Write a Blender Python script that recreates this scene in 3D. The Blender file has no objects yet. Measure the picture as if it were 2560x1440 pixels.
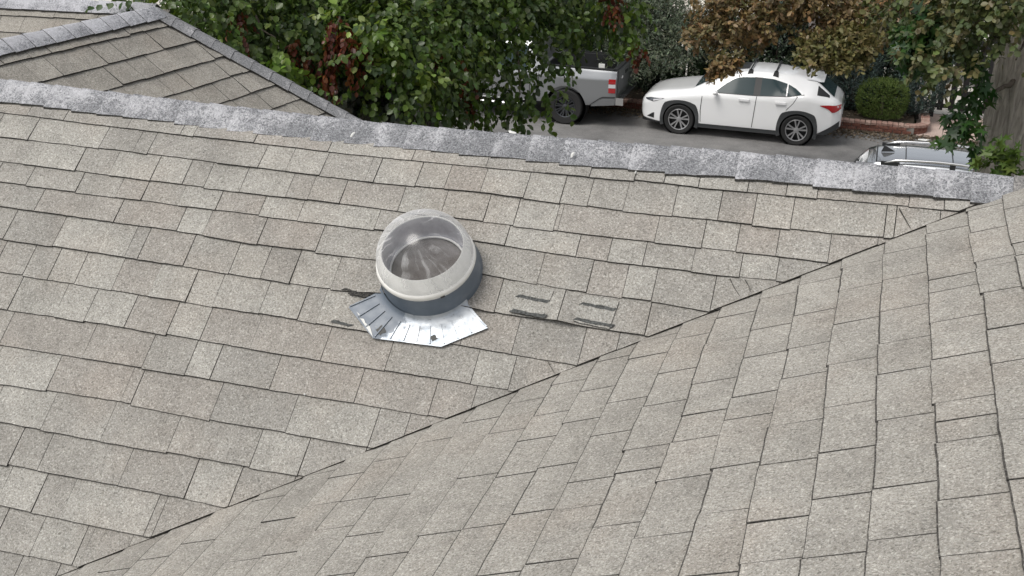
import bpy, bmesh, math, random
import numpy as np
from mathutils import Vector, Matrix

R = math.radians
rng = np.random.default_rng(7)
rnd = random.Random(11)
SC = bpy.context.scene
COL = SC.collection

# ------------------------------------------------------------------ camera, sky, sun, exposure
CAM = np.array([3.47894, -4.21277, 1.20501])
M = np.array([[0.95430579, 0.29828966, 0.0179925],
              [0.131959, -0.36661938, -0.92096528],
              [-0.26811802, 0.88125678, -0.38922901]])      # camera right, down, forward
FPX = 2952.35
cam = bpy.data.cameras.new('camera')
cam.sensor_fit = 'HORIZONTAL'; cam.sensor_width = 36.0; cam.lens = FPX * 36.0 / 2560.0
cam.clip_start = 0.05; cam.clip_end = 2000
camo = bpy.data.objects.new('camera', cam); COL.objects.link(camo)
camo.matrix_world = Matrix(((M[0][0], -M[1][0], -M[2][0], CAM[0]), (M[0][1], -M[1][1], -M[2][1], CAM[1]),
                            (M[0][2], -M[1][2], -M[2][2], CAM[2]), (0, 0, 0, 1)))
SC.camera = camo

SUN_EL, SUN_AZ = R(58), R(215)          # azimuth of the sun measured from +Y, clockwise
w = bpy.data.worlds.new('World'); SC.world = w; w.use_nodes = True
nt = w.node_tree; nt.nodes.clear()
sky = nt.nodes.new('ShaderNodeTexSky'); sky.sky_type = 'NISHITA'; sky.sun_disc = False
sky.sun_elevation = SUN_EL; sky.sun_rotation = SUN_AZ
sky.air_density = 1.0; sky.dust_density = 4.0; sky.ozone_density = 1.0
hs = nt.nodes.new('ShaderNodeHueSaturation'); hs.inputs['Saturation'].default_value = 0.22
bg = nt.nodes.new('ShaderNodeBackground'); bg.inputs['Strength'].default_value = 0.14
wo = nt.nodes.new('ShaderNodeOutputWorld')
nt.links.new(sky.outputs[0], hs.inputs['Color']); nt.links.new(hs.outputs[0], bg.inputs['Color']); nt.links.new(bg.outputs[0], wo.inputs['Surface'])
sl = bpy.data.lights.new('sun', 'SUN'); sl.energy = 1.1; sl.angle = R(25); sl.color = (1.0, 0.96, 0.9)
so = bpy.data.objects.new('sun', sl); COL.objects.link(so)
sd = Vector((math.sin(SUN_AZ) * math.cos(SUN_EL), math.cos(SUN_AZ) * math.cos(SUN_EL), math.sin(SUN_EL)))
so.rotation_euler = sd.to_track_quat('Z', 'Y').to_euler(); so.location = (0, -10, 20)
SC.view_settings.view_transform = 'Standard'; SC.view_settings.look = 'None'
SC.view_settings.gamma = 1; SC.view_settings.exposure = 0.06; SC.view_settings.use_curve_mapping = False
SC.cycles.max_bounces = 8; SC.cycles.transparent_max_bounces = 16

GZ = -6.045                               # street level, the roof ridge being z = 0
TA, TB, XR = 0.722488, 0.409277, 4.03998   # slope of the main roof, slope and ridge x of the side roof

# ------------------------------------------------------------------ materials
def mat(name, col=(.5, .5, .5), rough=.6, metal=0., spec=.5, coat=0.):
    m = bpy.data.materials.new(name); m.use_nodes = True
    b = m.node_tree.nodes['Principled BSDF']
    b.inputs['Base Color'].default_value = (*col, 1); b.inputs['Roughness'].default_value = rough
    b.inputs['Metallic'].default_value = metal; b.inputs['Specular IOR Level'].default_value = spec
    b.inputs['Coat Weight'].default_value = coat; b.inputs['Coat Roughness'].default_value = .04
    return m
class NT:
    """small helper for node graphs"""
    def __init__(s, m): s.t = m.node_tree; s.b = s.t.nodes['Principled BSDF']; s.o = s.t.nodes['Material Output']
    def n(s, typ, **kw):
        x = s.t.nodes.new(typ)
        for k, v in kw.items(): setattr(x, k, v)
        return x
    def l(s, a, b): s.t.links.new(a, b)
    def coord(s, kind='Object'): return s.n('ShaderNodeTexCoord').outputs[kind]
    def noise(s, vec, scale, detail=2., rough=.5, dist=0.):
        x = s.n('ShaderNodeTexNoise'); s.l(vec, x.inputs['Vector'])
        x.inputs['Scale'].default_value = scale; x.inputs['Detail'].default_value = detail
        x.inputs['Roughness'].default_value = rough; x.inputs['Distortion'].default_value = dist
        return x.outputs['Fac']
    def voro(s, vec, scale, out='Color'):
        x = s.n('ShaderNodeTexVoronoi'); s.l(vec, x.inputs['Vector']); x.inputs['Scale'].default_value = scale
        return x.outputs[out]
    def ramp(s, fac, stops, interp='LINEAR'):
        x = s.n('ShaderNodeValToRGB'); s.l(fac, x.inputs[0]); e = x.color_ramp.elements; x.color_ramp.interpolation = interp
        while len(e) < len(stops): e.new(.5)
        for i, (p, c) in enumerate(stops):
            e[i].position = p; e[i].color = (*c, 1) if len(c) == 3 else c
        return x.outputs[0]
    def mix(s, fac, a, b, blend='MIX'):
        x = s.n('ShaderNodeMix', data_type='RGBA', blend_type=blend)
        for i, v in ((0, fac), (6, a), (7, b)):
            if hasattr(v, 'is_output'): s.l(v, x.inputs[i])
            elif i == 0: x.inputs[0].default_value = v
            else: x.inputs[i].default_value = (*v, 1)
        return x.outputs[2]
    def math(s, op, a, b=0.):
        x = s.n('ShaderNodeMath', operation=op)
        for i, v in ((0, a), (1, b)):
            if hasattr(v, 'is_output'): s.l(v, x.inputs[i])
            else: x.inputs[i].default_value = v
        return x.outputs[0]
    def bump(s, h, strength=.3, dist=.01):
        x = s.n('ShaderNodeBump'); s.l(h, x.inputs['Height']); x.inputs['Strength'].default_value = strength
        x.inputs['Distance'].default_value = dist; s.l(x.outputs[0], s.b.inputs['Normal'])
    def base(s, c): s.l(c, s.b.inputs['Base Color'])

def g(v): return (v, v, v)
def granule_material(name, dark, mid, light, amount=1.0):
    m = mat(name, rough=.95, spec=.15); t = NT(m); co = t.coord()
    fine = t.noise(co, 165, 2.5, .62, .9)
    col = t.ramp(fine, [(.35, dark), (.47, mid), (.55, mid), (.67, light)])
    speck = t.voro(co, 300)
    bw = t.n('ShaderNodeSeparateColor'); t.l(speck, bw.inputs[0])
    col = t.mix(t.math('MULTIPLY', bw.outputs[0], .24 * amount), col, t.ramp(bw.outputs[1], [(0, dark), (.45, (.27, .23, .17)), (.7, (.31, .305, .30)), (1, light)]))
    big = t.noise(co, 5.5, 4, .6)
    col = t.mix(1, col, t.ramp(big, [(.3, g(.86)), (.5, g(1.)), (.72, g(1.10))]), 'MULTIPLY')
    mid_ = t.noise(co, 24, 5, .65)
    col = t.mix(1, col, t.ramp(mid_, [(.3, g(.90)), (.5, g(1.)), (.7, g(1.09))]), 'MULTIPLY')
    rust = t.noise(co, 3.1, 3, .5)
    col = t.mix(t.math('MULTIPLY', t.ramp(rust, [(.50, g(0)), (.75, g(1))]), .35), col, t.mix(1, col, (1.06, .96, .90), 'MULTIPLY'))
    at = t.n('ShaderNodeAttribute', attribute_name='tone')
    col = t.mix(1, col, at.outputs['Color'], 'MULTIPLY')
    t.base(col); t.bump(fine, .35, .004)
    return m
MAT_SH = granule_material('shingle_granules', (.16, .153, .138), (.325, .312, .286), (.55, .537, .50))
MAT_EDGE = mat('asphalt_cut_edge', (.045, .04, .037), .9, spec=.2)
t = NT(MAT_EDGE); t.base(t.ramp(t.noise(t.coord(), 160, 2), [(.35, g(.02)), (.7, (.10, .095, .085))]))
MAT_WORN_SHADE = mat('worn_shaded_rim', (.1, .09, .08), .95, spec=.15)  # edge wear and the shadow of the gaps in one dark colour
t = NT(MAT_WORN_SHADE); t.base(t.ramp(t.noise(t.coord(), 120, 3, .7), [(.38, (.05, .046, .042)), (.55, (.10, .094, .085)), (.7, (.24, .23, .21))]))
MAT_DECK = mat('underlay', (.03, .03, .03), .95)
def cap_material():
    m = mat('ridge_cap_granules', rough=.95, spec=.15); t = NT(m); co = t.coord()
    fine = t.noise(co, 165, 2.5, .62, .9)
    col = t.ramp(fine, [(.33, (.095, .098, .107)), (.5, (.212, .217, .231)), (.68, (.37, .378, .395))])
    at = t.n('ShaderNodeAttribute', attribute_name='wear'); sp = t.n('ShaderNodeSeparateColor'); t.l(at.outputs['Color'], sp.inputs[0])
    blot = t.noise(co, 70, 6, .8, 1.6)
    big = t.noise(co, 6, 2, .5)
    s = t.math('ADD', t.math('ADD', blot, t.math('MULTIPLY', t.math('SUBTRACT', big, .5), .45)), t.math('MULTIPLY', t.math('SUBTRACT', sp.outputs[0], .5), .28))
    col = t.mix(t.math('MULTIPLY', t.ramp(s, [(.53, g(0)), (.68, g(1))]), .70), col, (.60, .60, .63))
    vein = t.math('ABSOLUTE', t.math('SUBTRACT', t.noise(co, 30, 4, .6, .6), .5))
    vm = t.math('MULTIPLY', t.ramp(vein, [(0, g(1)), (.035, g(0))]), t.ramp(t.math('ADD', sp.outputs[0], t.math('SUBTRACT', big, .5)), [(.38, g(0)), (.62, g(.55))]))
    col = t.mix(vm, col, (.70, .70, .73))
    tn = t.n('ShaderNodeAttribute', attribute_name='tone')
    col = t.mix(1, col, tn.outputs['Color'], 'MULTIPLY')
    t.base(col); t.bump(t.math('ADD', fine, blot), .35, .004)
    return m
MAT_CAP = cap_material()

# ------------------------------------------------------------------ object helpers
def tag(o, label=None, cat=None, group=None, kind=None):
    if label: o['label'] = label
    if cat: o['category'] = cat
    if group: o['group'] = group
    if kind: o['kind'] = kind
    return o
def empty(name, loc=(0, 0, 0), rz=0., parent=None):
    o = bpy.data.objects.new(name, None); o.empty_display_size = .2; o.location = loc; o.rotation_euler = (0, 0, rz)
    COL.objects.link(o)
    if parent: o.parent = parent
    return o
def link(name, me, parent=None, loc=None):
    o = bpy.data.objects.new(name, me); COL.objects.link(o)
    if parent: o.parent = parent
    if loc is not None: o.location = loc
    return o
class MB:
    """collects faces with material slots; build() links them as ONE mesh object"""
    def __init__(s, *mats): s.v = []; s.f = []; s.mi = []; s.mats = list(mats); s.attr = {}; s.sm = []
    def add(s, vs, fs, mi=0, smooth=False, **attrs):
        k = len(s.v); s.v += [tuple(float(c) for c in q) for q in vs]
        for f in fs: s.f.append([i + k for i in f]); s.mi.append(mi); s.sm.append(smooth)
        for a, c in attrs.items():
            L = s.attr.setdefault(a, [])
            L += [(1, 1, 1, 1)] * (k - len(L))
            if np.ndim(c) == 1: L += [(c[0], c[1], c[2], 1)] * len(vs)
            else: L += [(q[0], q[1], q[2], 1) for q in c]
        return s
    def box(s, c, size, mi=0, rz=0., rx=0., ry=0.):
        m = Matrix.Translation(c) @ Matrix.Rotation(rz, 4, 'Z') @ Matrix.Rotation(ry, 4, 'Y') @ Matrix.Rotation(rx, 4, 'X')
        x, y, z = size[0] / 2, size[1] / 2, size[2] / 2
        vs = [m @ Vector(q) for q in ((-x, -y, -z), (x, -y, -z), (x, y, -z), (-x, y, -z), (-x, -y, z), (x, -y, z), (x, y, z), (-x, y, z))]
        return s.add(vs, [(0, 3, 2, 1), (4, 5, 6, 7), (0, 1, 5, 4), (1, 2, 6, 5), (2, 3, 7, 6), (3, 0, 4, 7)], mi)
    def tube(s, pts, rad, n=8, mi=0, cap=True):
        pts = [Vector(q) for q in pts]; rad = rad if hasattr(rad, '__len__') else [rad] * len(pts)
        vs = []; fs = []
        ref = Vector((0, 0, 1))
        for i, q in enumerate(pts):
            d = (pts[min(i + 1, len(pts) - 1)] - pts[max(i - 1, 0)]).normalized()
            if abs(d.dot(ref)) > .95: ref = Vector((1, 0, 0))
            a = d.cross(ref).normalized(); b = a.cross(d).normalized()
            for j in range(n):
                th = 2 * math.pi * j / n
                vs.append(q + (a * math.cos(th) + b * math.sin(th)) * rad[i])
        for i in range(len(pts) - 1):
            for j in range(n):
                fs.append((i * n + j, i * n + (j + 1) % n, (i + 1) * n + (j + 1) % n, (i + 1) * n + j))
        if cap: fs += [tuple(range(n))[::-1], tuple(range((len(pts) - 1) * n, len(pts) * n))]
        return s.add(vs, fs, mi, True)
    def lathe(s, prof, n=32, mi=0, mw=None, closed=False):
        """profile of (radius, height) turned round local z, placed by matrix mw"""
        vs = []; fs = []; m = len(prof)
        for j in range(n):
            a = 2 * math.pi * j / n
            for r, z in prof:
                q = Vector((r * math.cos(a), r * math.sin(a), z)); vs.append(mw @ q if mw else q)
        for j in range(n):
            for i in range(m - 1 if not closed else m):
                i2 = (i + 1) % m; j2 = (j + 1) % n
                fs.append((j * m + i, j2 * m + i, j2 * m + i2, j * m + i2))
        return s.add(vs, fs, mi, True)
    def mesh(s, name):
        me = bpy.data.meshes.new(name); me.from_pydata(s.v, [], s.f)
        for m in s.mats: me.materials.append(m)
        me.polygons.foreach_set('material_index', s.mi); me.polygons.foreach_set('use_smooth', s.sm)
        for a, L in s.attr.items():
            L += [(1, 1, 1, 1)] * (len(s.v) - len(L))
            at = me.color_attributes.new(a, 'FLOAT_COLOR', 'POINT'); at.data.foreach_set('color', np.array(L, 'f').ravel())
        me.update()
        return me
    def build(s, name, parent=None, sharp=None):
        me = s.mesh(name)
        if sharp: me.set_sharp_from_angle(angle=R(sharp))
        return link(name, me, parent)

# ------------------------------------------------------------------ the roof planes
class Plane:
    """a roof slope: u runs level, d runs down the slope, h stands off it"""
    def __init__(s, o, u, dd):
        s.o = np.array(o, float); s.u = np.array(u, float); s.d = np.array(dd, float)
        s.n = np.cross(s.u, s.d); s.n = s.n if s.n[2] > 0 else -s.n
    def p(s, u, d, h=0.): return s.o + s.u * u + s.d * d + s.n * h
PA = Plane((0, 0, 0), (1, 0, 0), (0, -math.cos(TA), -math.sin(TA)))
PB = Plane((XR, 0, 0), (0, 1, 0), (-math.cos(TB), 0, -math.sin(TB)))

def clip(poly, a, b, c):
    """keep a*u + b*d <= c"""
    out = []
    for i in range(len(poly)):
        p, q = poly[i], poly[(i + 1) % len(poly)]
        fp, fq = a * p[0] + b * p[1] - c, a * q[0] + b * q[1] - c
        if fp <= 0: out.append(p)
        if (fp < 0 < fq) or (fq < 0 < fp):
            k = fp / (fp - fq); out.append((p[0] + (q[0] - p[0]) * k, p[1] + (q[1] - p[1]) * k))
    return out

def tab_mesh(mb, pl, poly, dtop, dbutt, hb, tone, thick=.008, lift=None, inset=.0012, worn_shade=.001):
    n = len(poly)
    cu, cd = sum(q[0] for q in poly) / n, sum(q[1] for q in poly) / n
    wu, wd = max(q[0] for q in poly) - min(q[0] for q in poly), max(q[1] for q in poly) - min(q[1] for q in poly)
    ku, kd = 1 - 2 * inset / max(wu, .02), 1 - worn_shade / max(wd, .02)
    cd = min(q[1] for q in poly)             # the foot is set back to bare its dark rim, the head lies under the next course
    def h(u, d):
        v = hb * (d - dtop) / max(dbutt - dtop, .01)
        return v + (lift(u, d) if lift else 0.)
    top = [pl.p(cu + (u - cu) * ku, cd + (d - cd) * kd, h(u, d)) for u, d in poly]; bot = [pl.p(u, d, h(u, d) - thick) for u, d in poly]
    flip = np.dot(np.cross(top[1] - top[0], top[2] - top[1]), pl.n) < 0
    ring = list(range(n)) if not flip else list(range(n))[::-1]
    # tone inside one tab: the exposed foot a little lighter, the head a blended darker band
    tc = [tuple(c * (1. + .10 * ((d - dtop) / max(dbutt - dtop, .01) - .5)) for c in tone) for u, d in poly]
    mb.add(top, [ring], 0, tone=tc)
    # a narrow dark rim: lost granules, dirt and painted gap shadow; cut edge below it
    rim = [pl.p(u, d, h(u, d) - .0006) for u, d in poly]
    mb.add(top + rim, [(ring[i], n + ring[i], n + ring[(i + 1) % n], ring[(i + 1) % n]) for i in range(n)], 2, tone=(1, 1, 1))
    mb.add(rim + bot, [(ring[i], n + ring[i], n + ring[(i + 1) % n], ring[(i + 1) % n]) for i in range(n)], 1, tone=(1, 1, 1))

def px(q):
    v = M @ (np.asarray(q) - CAM)
    return 1280 + FPX * v[0] / max(v[2], .05), 720 + FPX * v[1] / max(v[2], .05), v[2]
def in_view(q, m=30):
    x, y, z = px(q); return z > .2 and -m < x < 2560 + m and -m < y < 1440 + m
def view_area(pts):
    P = [px(q) for q in pts]
    if min(a[2] for a in P) < .25: return 0.
    P = [(min(max(a[0], 0), 2560), min(max(a[1], 0), 1440)) for a in P]
    return abs(sum(P[i][0] * P[i - 1][1] - P[i - 1][0] * P[i][1] for i in range(len(P)))) / 2

house = tag(empty('house', (1.0, -2.0, GZ)), 'house under the weathered grey-brown shingle roof that fills most of the view', 'house')
INV = Matrix.Translation((-1.0, 2.0, -GZ))
def part(name, parent=house):
    """an empty part that sits at the world origin below the house"""
    o = empty(name, (0, 0, 0), 0, parent); o.matrix_parent_inverse = Matrix.Identity(4)
    if parent is house: o.location = (-1.0, 2.0, -GZ)
    return o
def tone_random():
    k = rnd.random()
    if k < .14: b = 1.06 + rnd.random() * .06; return (b, b * 1.005, b * 1.0)
    if k < .34: b = .96 + rnd.random() * .04; return (b * 1.012, b * .994, b * .985)
    if k < .46: b = .93 + rnd.random() * .04; return (b, b, b)
    b = .975 + rnd.random() * .05; return (b, b * .998, b * .994)

def shingles(pl, slope_part, lines, joints, u0, u1, keep, hb=.0092, step=.16, over=.03, special=None, tone_mul=1., gap=(.0002, .0022), dmin=None, thick=.0075, inset=.0008, worn_shade=.001, hvar=(.7, 1.35)):
    """lines: functions of u giving the butt line of course k (k = 0 is the top edge). joints: course -> sorted u. keep(poly) clips."""
    out = []
    for k in range(1, len(lines)):
        J = sorted(joints.get(k, []))
        if J:
            a = [J[0]]
            while a[0] > u0: a.insert(0, a[0] - step * rnd.uniform(.7, 1.7))
            while J[-1] < u1: J.append(J[-1] + step * rnd.uniform(.7, 1.7))
            J = a[:-1] + J
        else:
            J = [u0 - rnd.random() * step]
            while J[-1] < u1: J.append(J[-1] + step * rnd.uniform(.7, 1.7))
        for a, b in zip(J[:-1], J[1:]):
            gp = rnd.uniform(*gap) / 2
            a2, b2 = a + gp, b - gp
            um = (a2 + b2) / 2
            top = lambda u: lines[k - 1](u) - over
            if dmin is not None and k == 1: top = lambda u: dmin
            jd = rnd.uniform(-.003, .0035); tilt = rnd.uniform(-.003, .003)
            ns = max(2, int((b2 - a2) / .03))
            lo = [(a2 + (b2 - a2) * i / ns, lines[k](a2 + (b2 - a2) * i / ns) + jd + tilt * (i / ns - .5) + rnd.uniform(-.0012, .0012)) for i in range(ns + 1)]
            poly = lo + [(b2, top(b2)), (a2, top(a2))]
            dt, db = min(top(a2), top(b2)), lines[k](um)
            poly = keep(poly)
            if len(poly) < 3: continue
            hh = hb * rnd.uniform(*hvar)
            tn = tone_random(); lf = None
            if special:
                r = special(k, um, db, tn)
                if r is None: continue
                tn, lf, hh = r[0], r[1], (r[3] or hh * r[2])
            tn = tuple(c * tone_mul for c in tn)
            mb = MB(MAT_SH, MAT_EDGE, MAT_WORN_SHADE)
            tab_mesh(mb, pl, poly, dt, db, hh, tn, thick, lf, inset, worn_shade * rnd.uniform(.5, 1.5))
            ar = view_area([pl.p(u, d) for u, d in poly])
            out.append((ar, mb))
    return out

def emit_shingles(tabs, parent, limit, name='shingle'):
    tabs.sort(key=lambda q: -q[0])
    rest = MB(MAT_SH, MAT_EDGE, MAT_WORN_SHADE)
    for i, (ar, mb) in enumerate(tabs):
        if i < limit and ar > 60: mb.build(name, parent)
        else:
            k = len(rest.v); rest.v += mb.v; rest.f += [[j + k for j in f] for f in mb.f]; rest.mi += mb.mi; rest.sm += mb.sm
            rest.attr.setdefault('tone', []).extend(mb.attr['tone'])
    if rest.v: tag(rest.build('shingle_field', parent), kind='stuff')

# --- main slope: butt lines measured along the slope from the ridge
DA = {1: [(-0.073, 0.174), (0.703, 0.179), (1.438, 0.185), (2.131, 0.179), (2.657, 0.166), (3.139, 0.162), (3.747, 0.149)],
      2: [(-0.015, 0.291), (0.703, 0.293), (1.332, 0.299), (1.684, 0.302), (2.159, 0.294), (2.685, 0.299), (3.044, 0.296), (3.416, 0.295), (3.588, 0.288)],
      3: [(0.042, 0.407), (0.76, 0.414), (1.439, 0.414), (1.856, 0.415), (2.282, 0.413), (2.677, 0.414), (3.186, 0.405), (3.417, 0.41)],
      4: [(0.09, 0.505), (0.694, 0.507), (1.325, 0.506), (1.801, 0.503), (2.192, 0.497), (2.431, 0.506), (2.84, 0.508), (3.242, 0.504)],
      5: [(0.145, 0.618), (0.465, 0.618), (0.796, 0.62), (1.049, 0.623), (1.383, 0.631), (1.807, 0.627), (2.238, 0.625), (2.492, 0.642), (2.866, 0.643), (3.04, 0.65)],
      6: [(0.213, 0.757), (0.633, 0.76), (1.053, 0.762), (1.585, 0.773), (1.872, 0.761), (2.16, 0.769), (2.845, 0.777)],
      7: [(0.284, 0.902), (0.93, 0.907), (1.232, 0.91), (1.836, 0.911), (2.187, 0.908), (2.631, 0.917)],
      8: [(0.359, 1.054), (0.916, 1.046), (1.444, 1.051), (1.878, 1.047)],
      9: [(0.429, 1.198), (0.719, 1.196), (1.196, 1.191), (1.922, 1.185)],
      10: [(0.501, 1.344), (1.012, 1.333), (1.455, 1.339), (2.018, 1.333)],
      11: [(0.572, 1.49), (1.141, 1.484), (1.777, 1.475)],
      12: [(0.646, 1.639), (1.133, 1.631), (1.559, 1.631)],
      13: [(0.717, 1.785), (1.326, 1.778)],
      14: [(0.787, 1.929), (1.106, 1.929)],
      15: [(0.8, 2.075)],
      16: [(0.8, 2.22)],
      17: [(0.8, 2.36)]}
def interp_line(pts):
    xs = [q[0] for q in pts]; ys = [q[1] for q in pts]
    return lambda u: float(np.interp(u, xs, ys))
LA = [lambda u: .045] + [interp_line(DA[k]) for k in range(1, 18)]
JA = {1: [0.247, 0.557, 0.809, 0.87, 1.144, 1.47, 1.823, 2.124, 2.359, 2.527, 2.695, 2.804, 2.93, 3.105, 3.24, 3.347, 3.655, 3.77],
      2: [0.129, 0.474, 0.635, 0.703, 1.024, 1.208, 1.329, 1.476, 1.666, 1.703, 1.873, 1.99, 2.133, 2.303, 2.442, 2.546, 2.679, 2.858, 3.02, 3.142, 3.273, 3.585, 3.618],
      3: [0.162, 0.414, 0.575, 0.768, 0.913, 1.01, 1.169, 1.37, 1.462, 1.597, 1.837, 2.008, 2.176, 2.292, 2.445, 2.461, 2.816, 2.983, 3.103, 3.24, 3.415],
      4: [0.06, 0.221, 0.46, 0.646, 0.764, 0.929, 1.098, 1.286, 1.451, 1.768, 2.281, 2.55, 2.665, 2.792, 2.964, 3.13, 3.254],
      5: [0.315, 0.687, 0.97, 1.086, 1.325, 1.568, 1.82, 2.049, 2.436, 2.618, 2.746, 2.849, 3.054],
      6: [0.235, 0.467, 0.797, 0.856, 1.056, 1.253, 1.386, 1.509, 1.676, 2.021, 2.31, 2.545, 2.852],
      7: [0.508, 0.63, 0.799, 0.963, 1.123, 1.237, 1.431, 1.589, 1.664, 1.93, 2.22, 2.409, 2.648],
      8: [0.397, 0.607, 0.741, 0.917, 1.098, 1.239, 1.446, 1.728, 1.975, 2.294, 2.43],
      9: [0.428, 0.797, 1.053, 1.231, 1.335, 1.574, 1.9, 2.177],
      10: [0.708, 1.021, 1.065, 1.391, 1.688, 2.001],
      11: [0.753, 1.006, 1.276, 1.6, 1.784],
      12: [0.808, 1.141, 1.403, 1.575],
      13: [0.702, 0.852, 0.971, 1.308, 1.339],
      14: [0.758, 0.912, 1.086, 1.114],
      15: [0.888]}
# pale tabs of the photograph, by course and position along the slope
PALE = {1: [2.86, 0.85, 3.02], 2: [0.29, 0.05, 1.27, 1.4, 1.77, 1.92, 2.23, 2.39, 2.94, 3.21], 3: [0.71, 0.33, 1.07, 2.09, 2.37], 4: [0.28, 1.01, 1.36, 3.19, 2.47], 5: [1.02, 0.38], 6: [1.31, 1.58, 0.66], 7: [1.04, 1.18, 0.56, 0.68, 1.83], 8: [0.67, 0.81, 1.17, 0.48], 9: [0.56, 1.29], 10: [0.63], 11: [0.65, 1.06], 12: [0.68, 1.38], 13: [0.76, 1.12], 14: [1.0]}
RED = {4: [1.2, 2.61], 5: [1.23, 2.35, 2.68, 1.45], 6: [0.99, 2.5, 2.18], 7: [2.33, 0.85], 8: [1.0, 1.59], 9: [0.92, 1.68, 0.67], 10: [1.2, 0.86]}
# valley: points where both slopes meet, in main-slope coordinates
vk, vc = -1.52495, 4.04085               # on the valley u = vk*d + vc
def keepA(poly, off=.010):
    # cut the tabs along the valley, the cut wanders a few millimetres from tab to tab
    return clip(poly, 1., -vk, vc + off + rnd.uniform(-.004, .004))
SKY_U, SKY_D = 2.039, .647                # where the skylight stands on the slope
zs = lambda u: float(np.interp(u, [-.5, -.07, .75, 1.6, 2.25, 2.9, 4.03, 5], [-.012, -.016, -.029, -.038, -.027, -.012, .002, .004]))
def liftV(u, d):
    v = .0048 * max(0., 1 - (vk * d + vc - u) / .12) if u < vk * d + vc + .05 else 0.   # the trimmed ends lie on top of the other slope
    return v + zs(u) * .75 * max(0., 1 - d / .26)                                     # the ridge board sags
def liftA(u, d):
    v = liftV(u, d)
    r = math.hypot(u - SKY_U, d - SKY_D)
    if r < .29 and d > SKY_D - .02: v += .013 * min(1, (.29 - r) / .08)       # tabs ride up over the flashing plate
    v += .018 * math.exp(-((u - 2.548) / .05) ** 2) * max(0, (d - .66) / .10)  # the buckled tab right of the skylight
    return v
def specialA(k, u, d, tn):
    for q in PALE.get(k, []):
        if abs(q - u) < .06:
            b = rnd.uniform(1.08, 1.14); tn = (b, b * 1.005, b)
    for q in RED.get(k, []):
        if abs(q - u) < .07: tn = (.992, .972, .962)
    if k == 6: return tn, liftA, 1., (.0115 if 2.1 < u < 2.9 else None)
    return tn, liftV, 1., None
sA = part('roof_slope')
deck = MB(MAT_DECK)
def quadA(u0, d0, u1, d1, u2, d2, u3, d3, h=-.008): return [PA.p(u0, d0, h), PA.p(u1, d1, h), PA.p(u2, d2, h), PA.p(u3, d3, h)]
dE = 3.2
deck.add(quadA(-6, .14, vk * .14 + vc, .14, vk * dE + vc, dE, -6, dE, -.03), [(0, 1, 2, 3)])
deck.add(quadA(-6, .02, vc, .02, vk * .14 + vc, .14, -6, .14, -.075), [(0, 1, 2, 3)])
deck.build('underlay', sA)

TABS_A = shingles(PA, sA, LA, JA, -1.5, 4.3, keepA, special=specialA, dmin=.05)
emit_shingles(TABS_A, sA, 178)

# --- side slope on the right
SB = [-.19, -.04, .10, .205, .345, .485, .62, .756, .89, 1.035, 1.17, 1.31, 1.44, 1.575, 1.715, 1.86, 2.0, 2.147, 2.29, 2.436, 2.58, 2.73, 2.885, 3.03, 3.17, 3.315, 3.46, 3.6, 3.74]
FLEX = {3: .010, 4: .008, 5: .008, 6: .012, 7: .014, 8: .012}
def mkB(k):
    s = SB[k]; fl = FLEX.get(k, 0.)
    ph = rnd.random() * 6.3
    return lambda y: s + fl * min(1., max(0., (y + 1.5) / 1.3)) ** 1.4 + .0025 * math.sin(y * 5 + ph)
LB = [mkB(k) for k in range(len(SB))]
JB = {2: [-0.678, -0.575],
      3: [-1.936, -1.68, -1.373, -1.165, -0.908, -0.709, -0.65, -0.381],
      4: [-2.174, -1.97, -1.723, -1.624, -1.527, -1.278, -1.036, -0.814, -0.712, -0.497],
      5: [-2.078, -1.875, -1.557, -1.298, -1.103, -0.87, -0.616, -0.376],
      6: [-2.105, -1.874, -1.665, -1.428, -1.166, -0.884, -0.612, -0.407],
      7: [-1.928, -1.673, -1.472, -1.189, -0.986, -0.734, -0.465],
      8: [-2.105, -1.852, -1.638, -1.377, -1.241, -0.981, -0.771],
      9: [-1.912, -1.65, -1.445, -1.293, -1.092, -0.798],
      10: [-2.043, -1.825, -1.562, -1.437, -1.172, -0.951, -0.687],
      11: [-1.943, -1.702, -1.561, -1.298, -1.087, -0.767],
      12: [-1.957, -1.678, -1.434, -1.162, -0.946],
      13: [-1.708, -1.437, -1.225, -1.06, -0.833],
      14: [-1.396, -1.121, -0.908],
      15: [-1.764, -0.981],
      16: [-1.824, -1.623, -1.416],
      17: [-1.547, -1.382, -1.131],
      18: [-1.642, -1.365],
      19: [-1.637, -1.413],
      20: [-1.434],
      21: [-1.454],
      22: [-1.504],
      23: [-1.534]}
sB = part('roof_slope')
sB['label'] = 'side slope right of the valley with pale even tabs'
deckB = MB(MAT_DECK)
deckB.add([PB.p(.05, -.17, -.035), PB.p(-8, -.17, -.035), PB.p(-8, 3.7, -.035), PB.p(-1.72, 3.7, -.035)], [(0, 1, 2, 3)])
deckB.build('underlay', sB)
def keepB(poly): return clip(poly, 1., .45072, .014)      # run a little way under the main slope
def liftB(u, d): return -.0085 * min(1., max(0., 1 - (-.45072 * d - u) / .10))
def specialB(k, u, d, tn):
    b = sum(tn) / 3; b = 1 + (b - 1) * .55
    return (b * 1.0, b * .992, b * .975), liftB, rnd.uniform(.8, 1.1), None
TABS_B = shingles(PB, sB, LB, JB, -3.0, .3, keepB, hb=.009, step=.22, over=.03, special=specialB, tone_mul=1.085, gap=(.0012, .0038), inset=.0013, worn_shade=.0036, hvar=(.92, 1.08))
emit_shingles(TABS_B, sB, 120)

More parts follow.
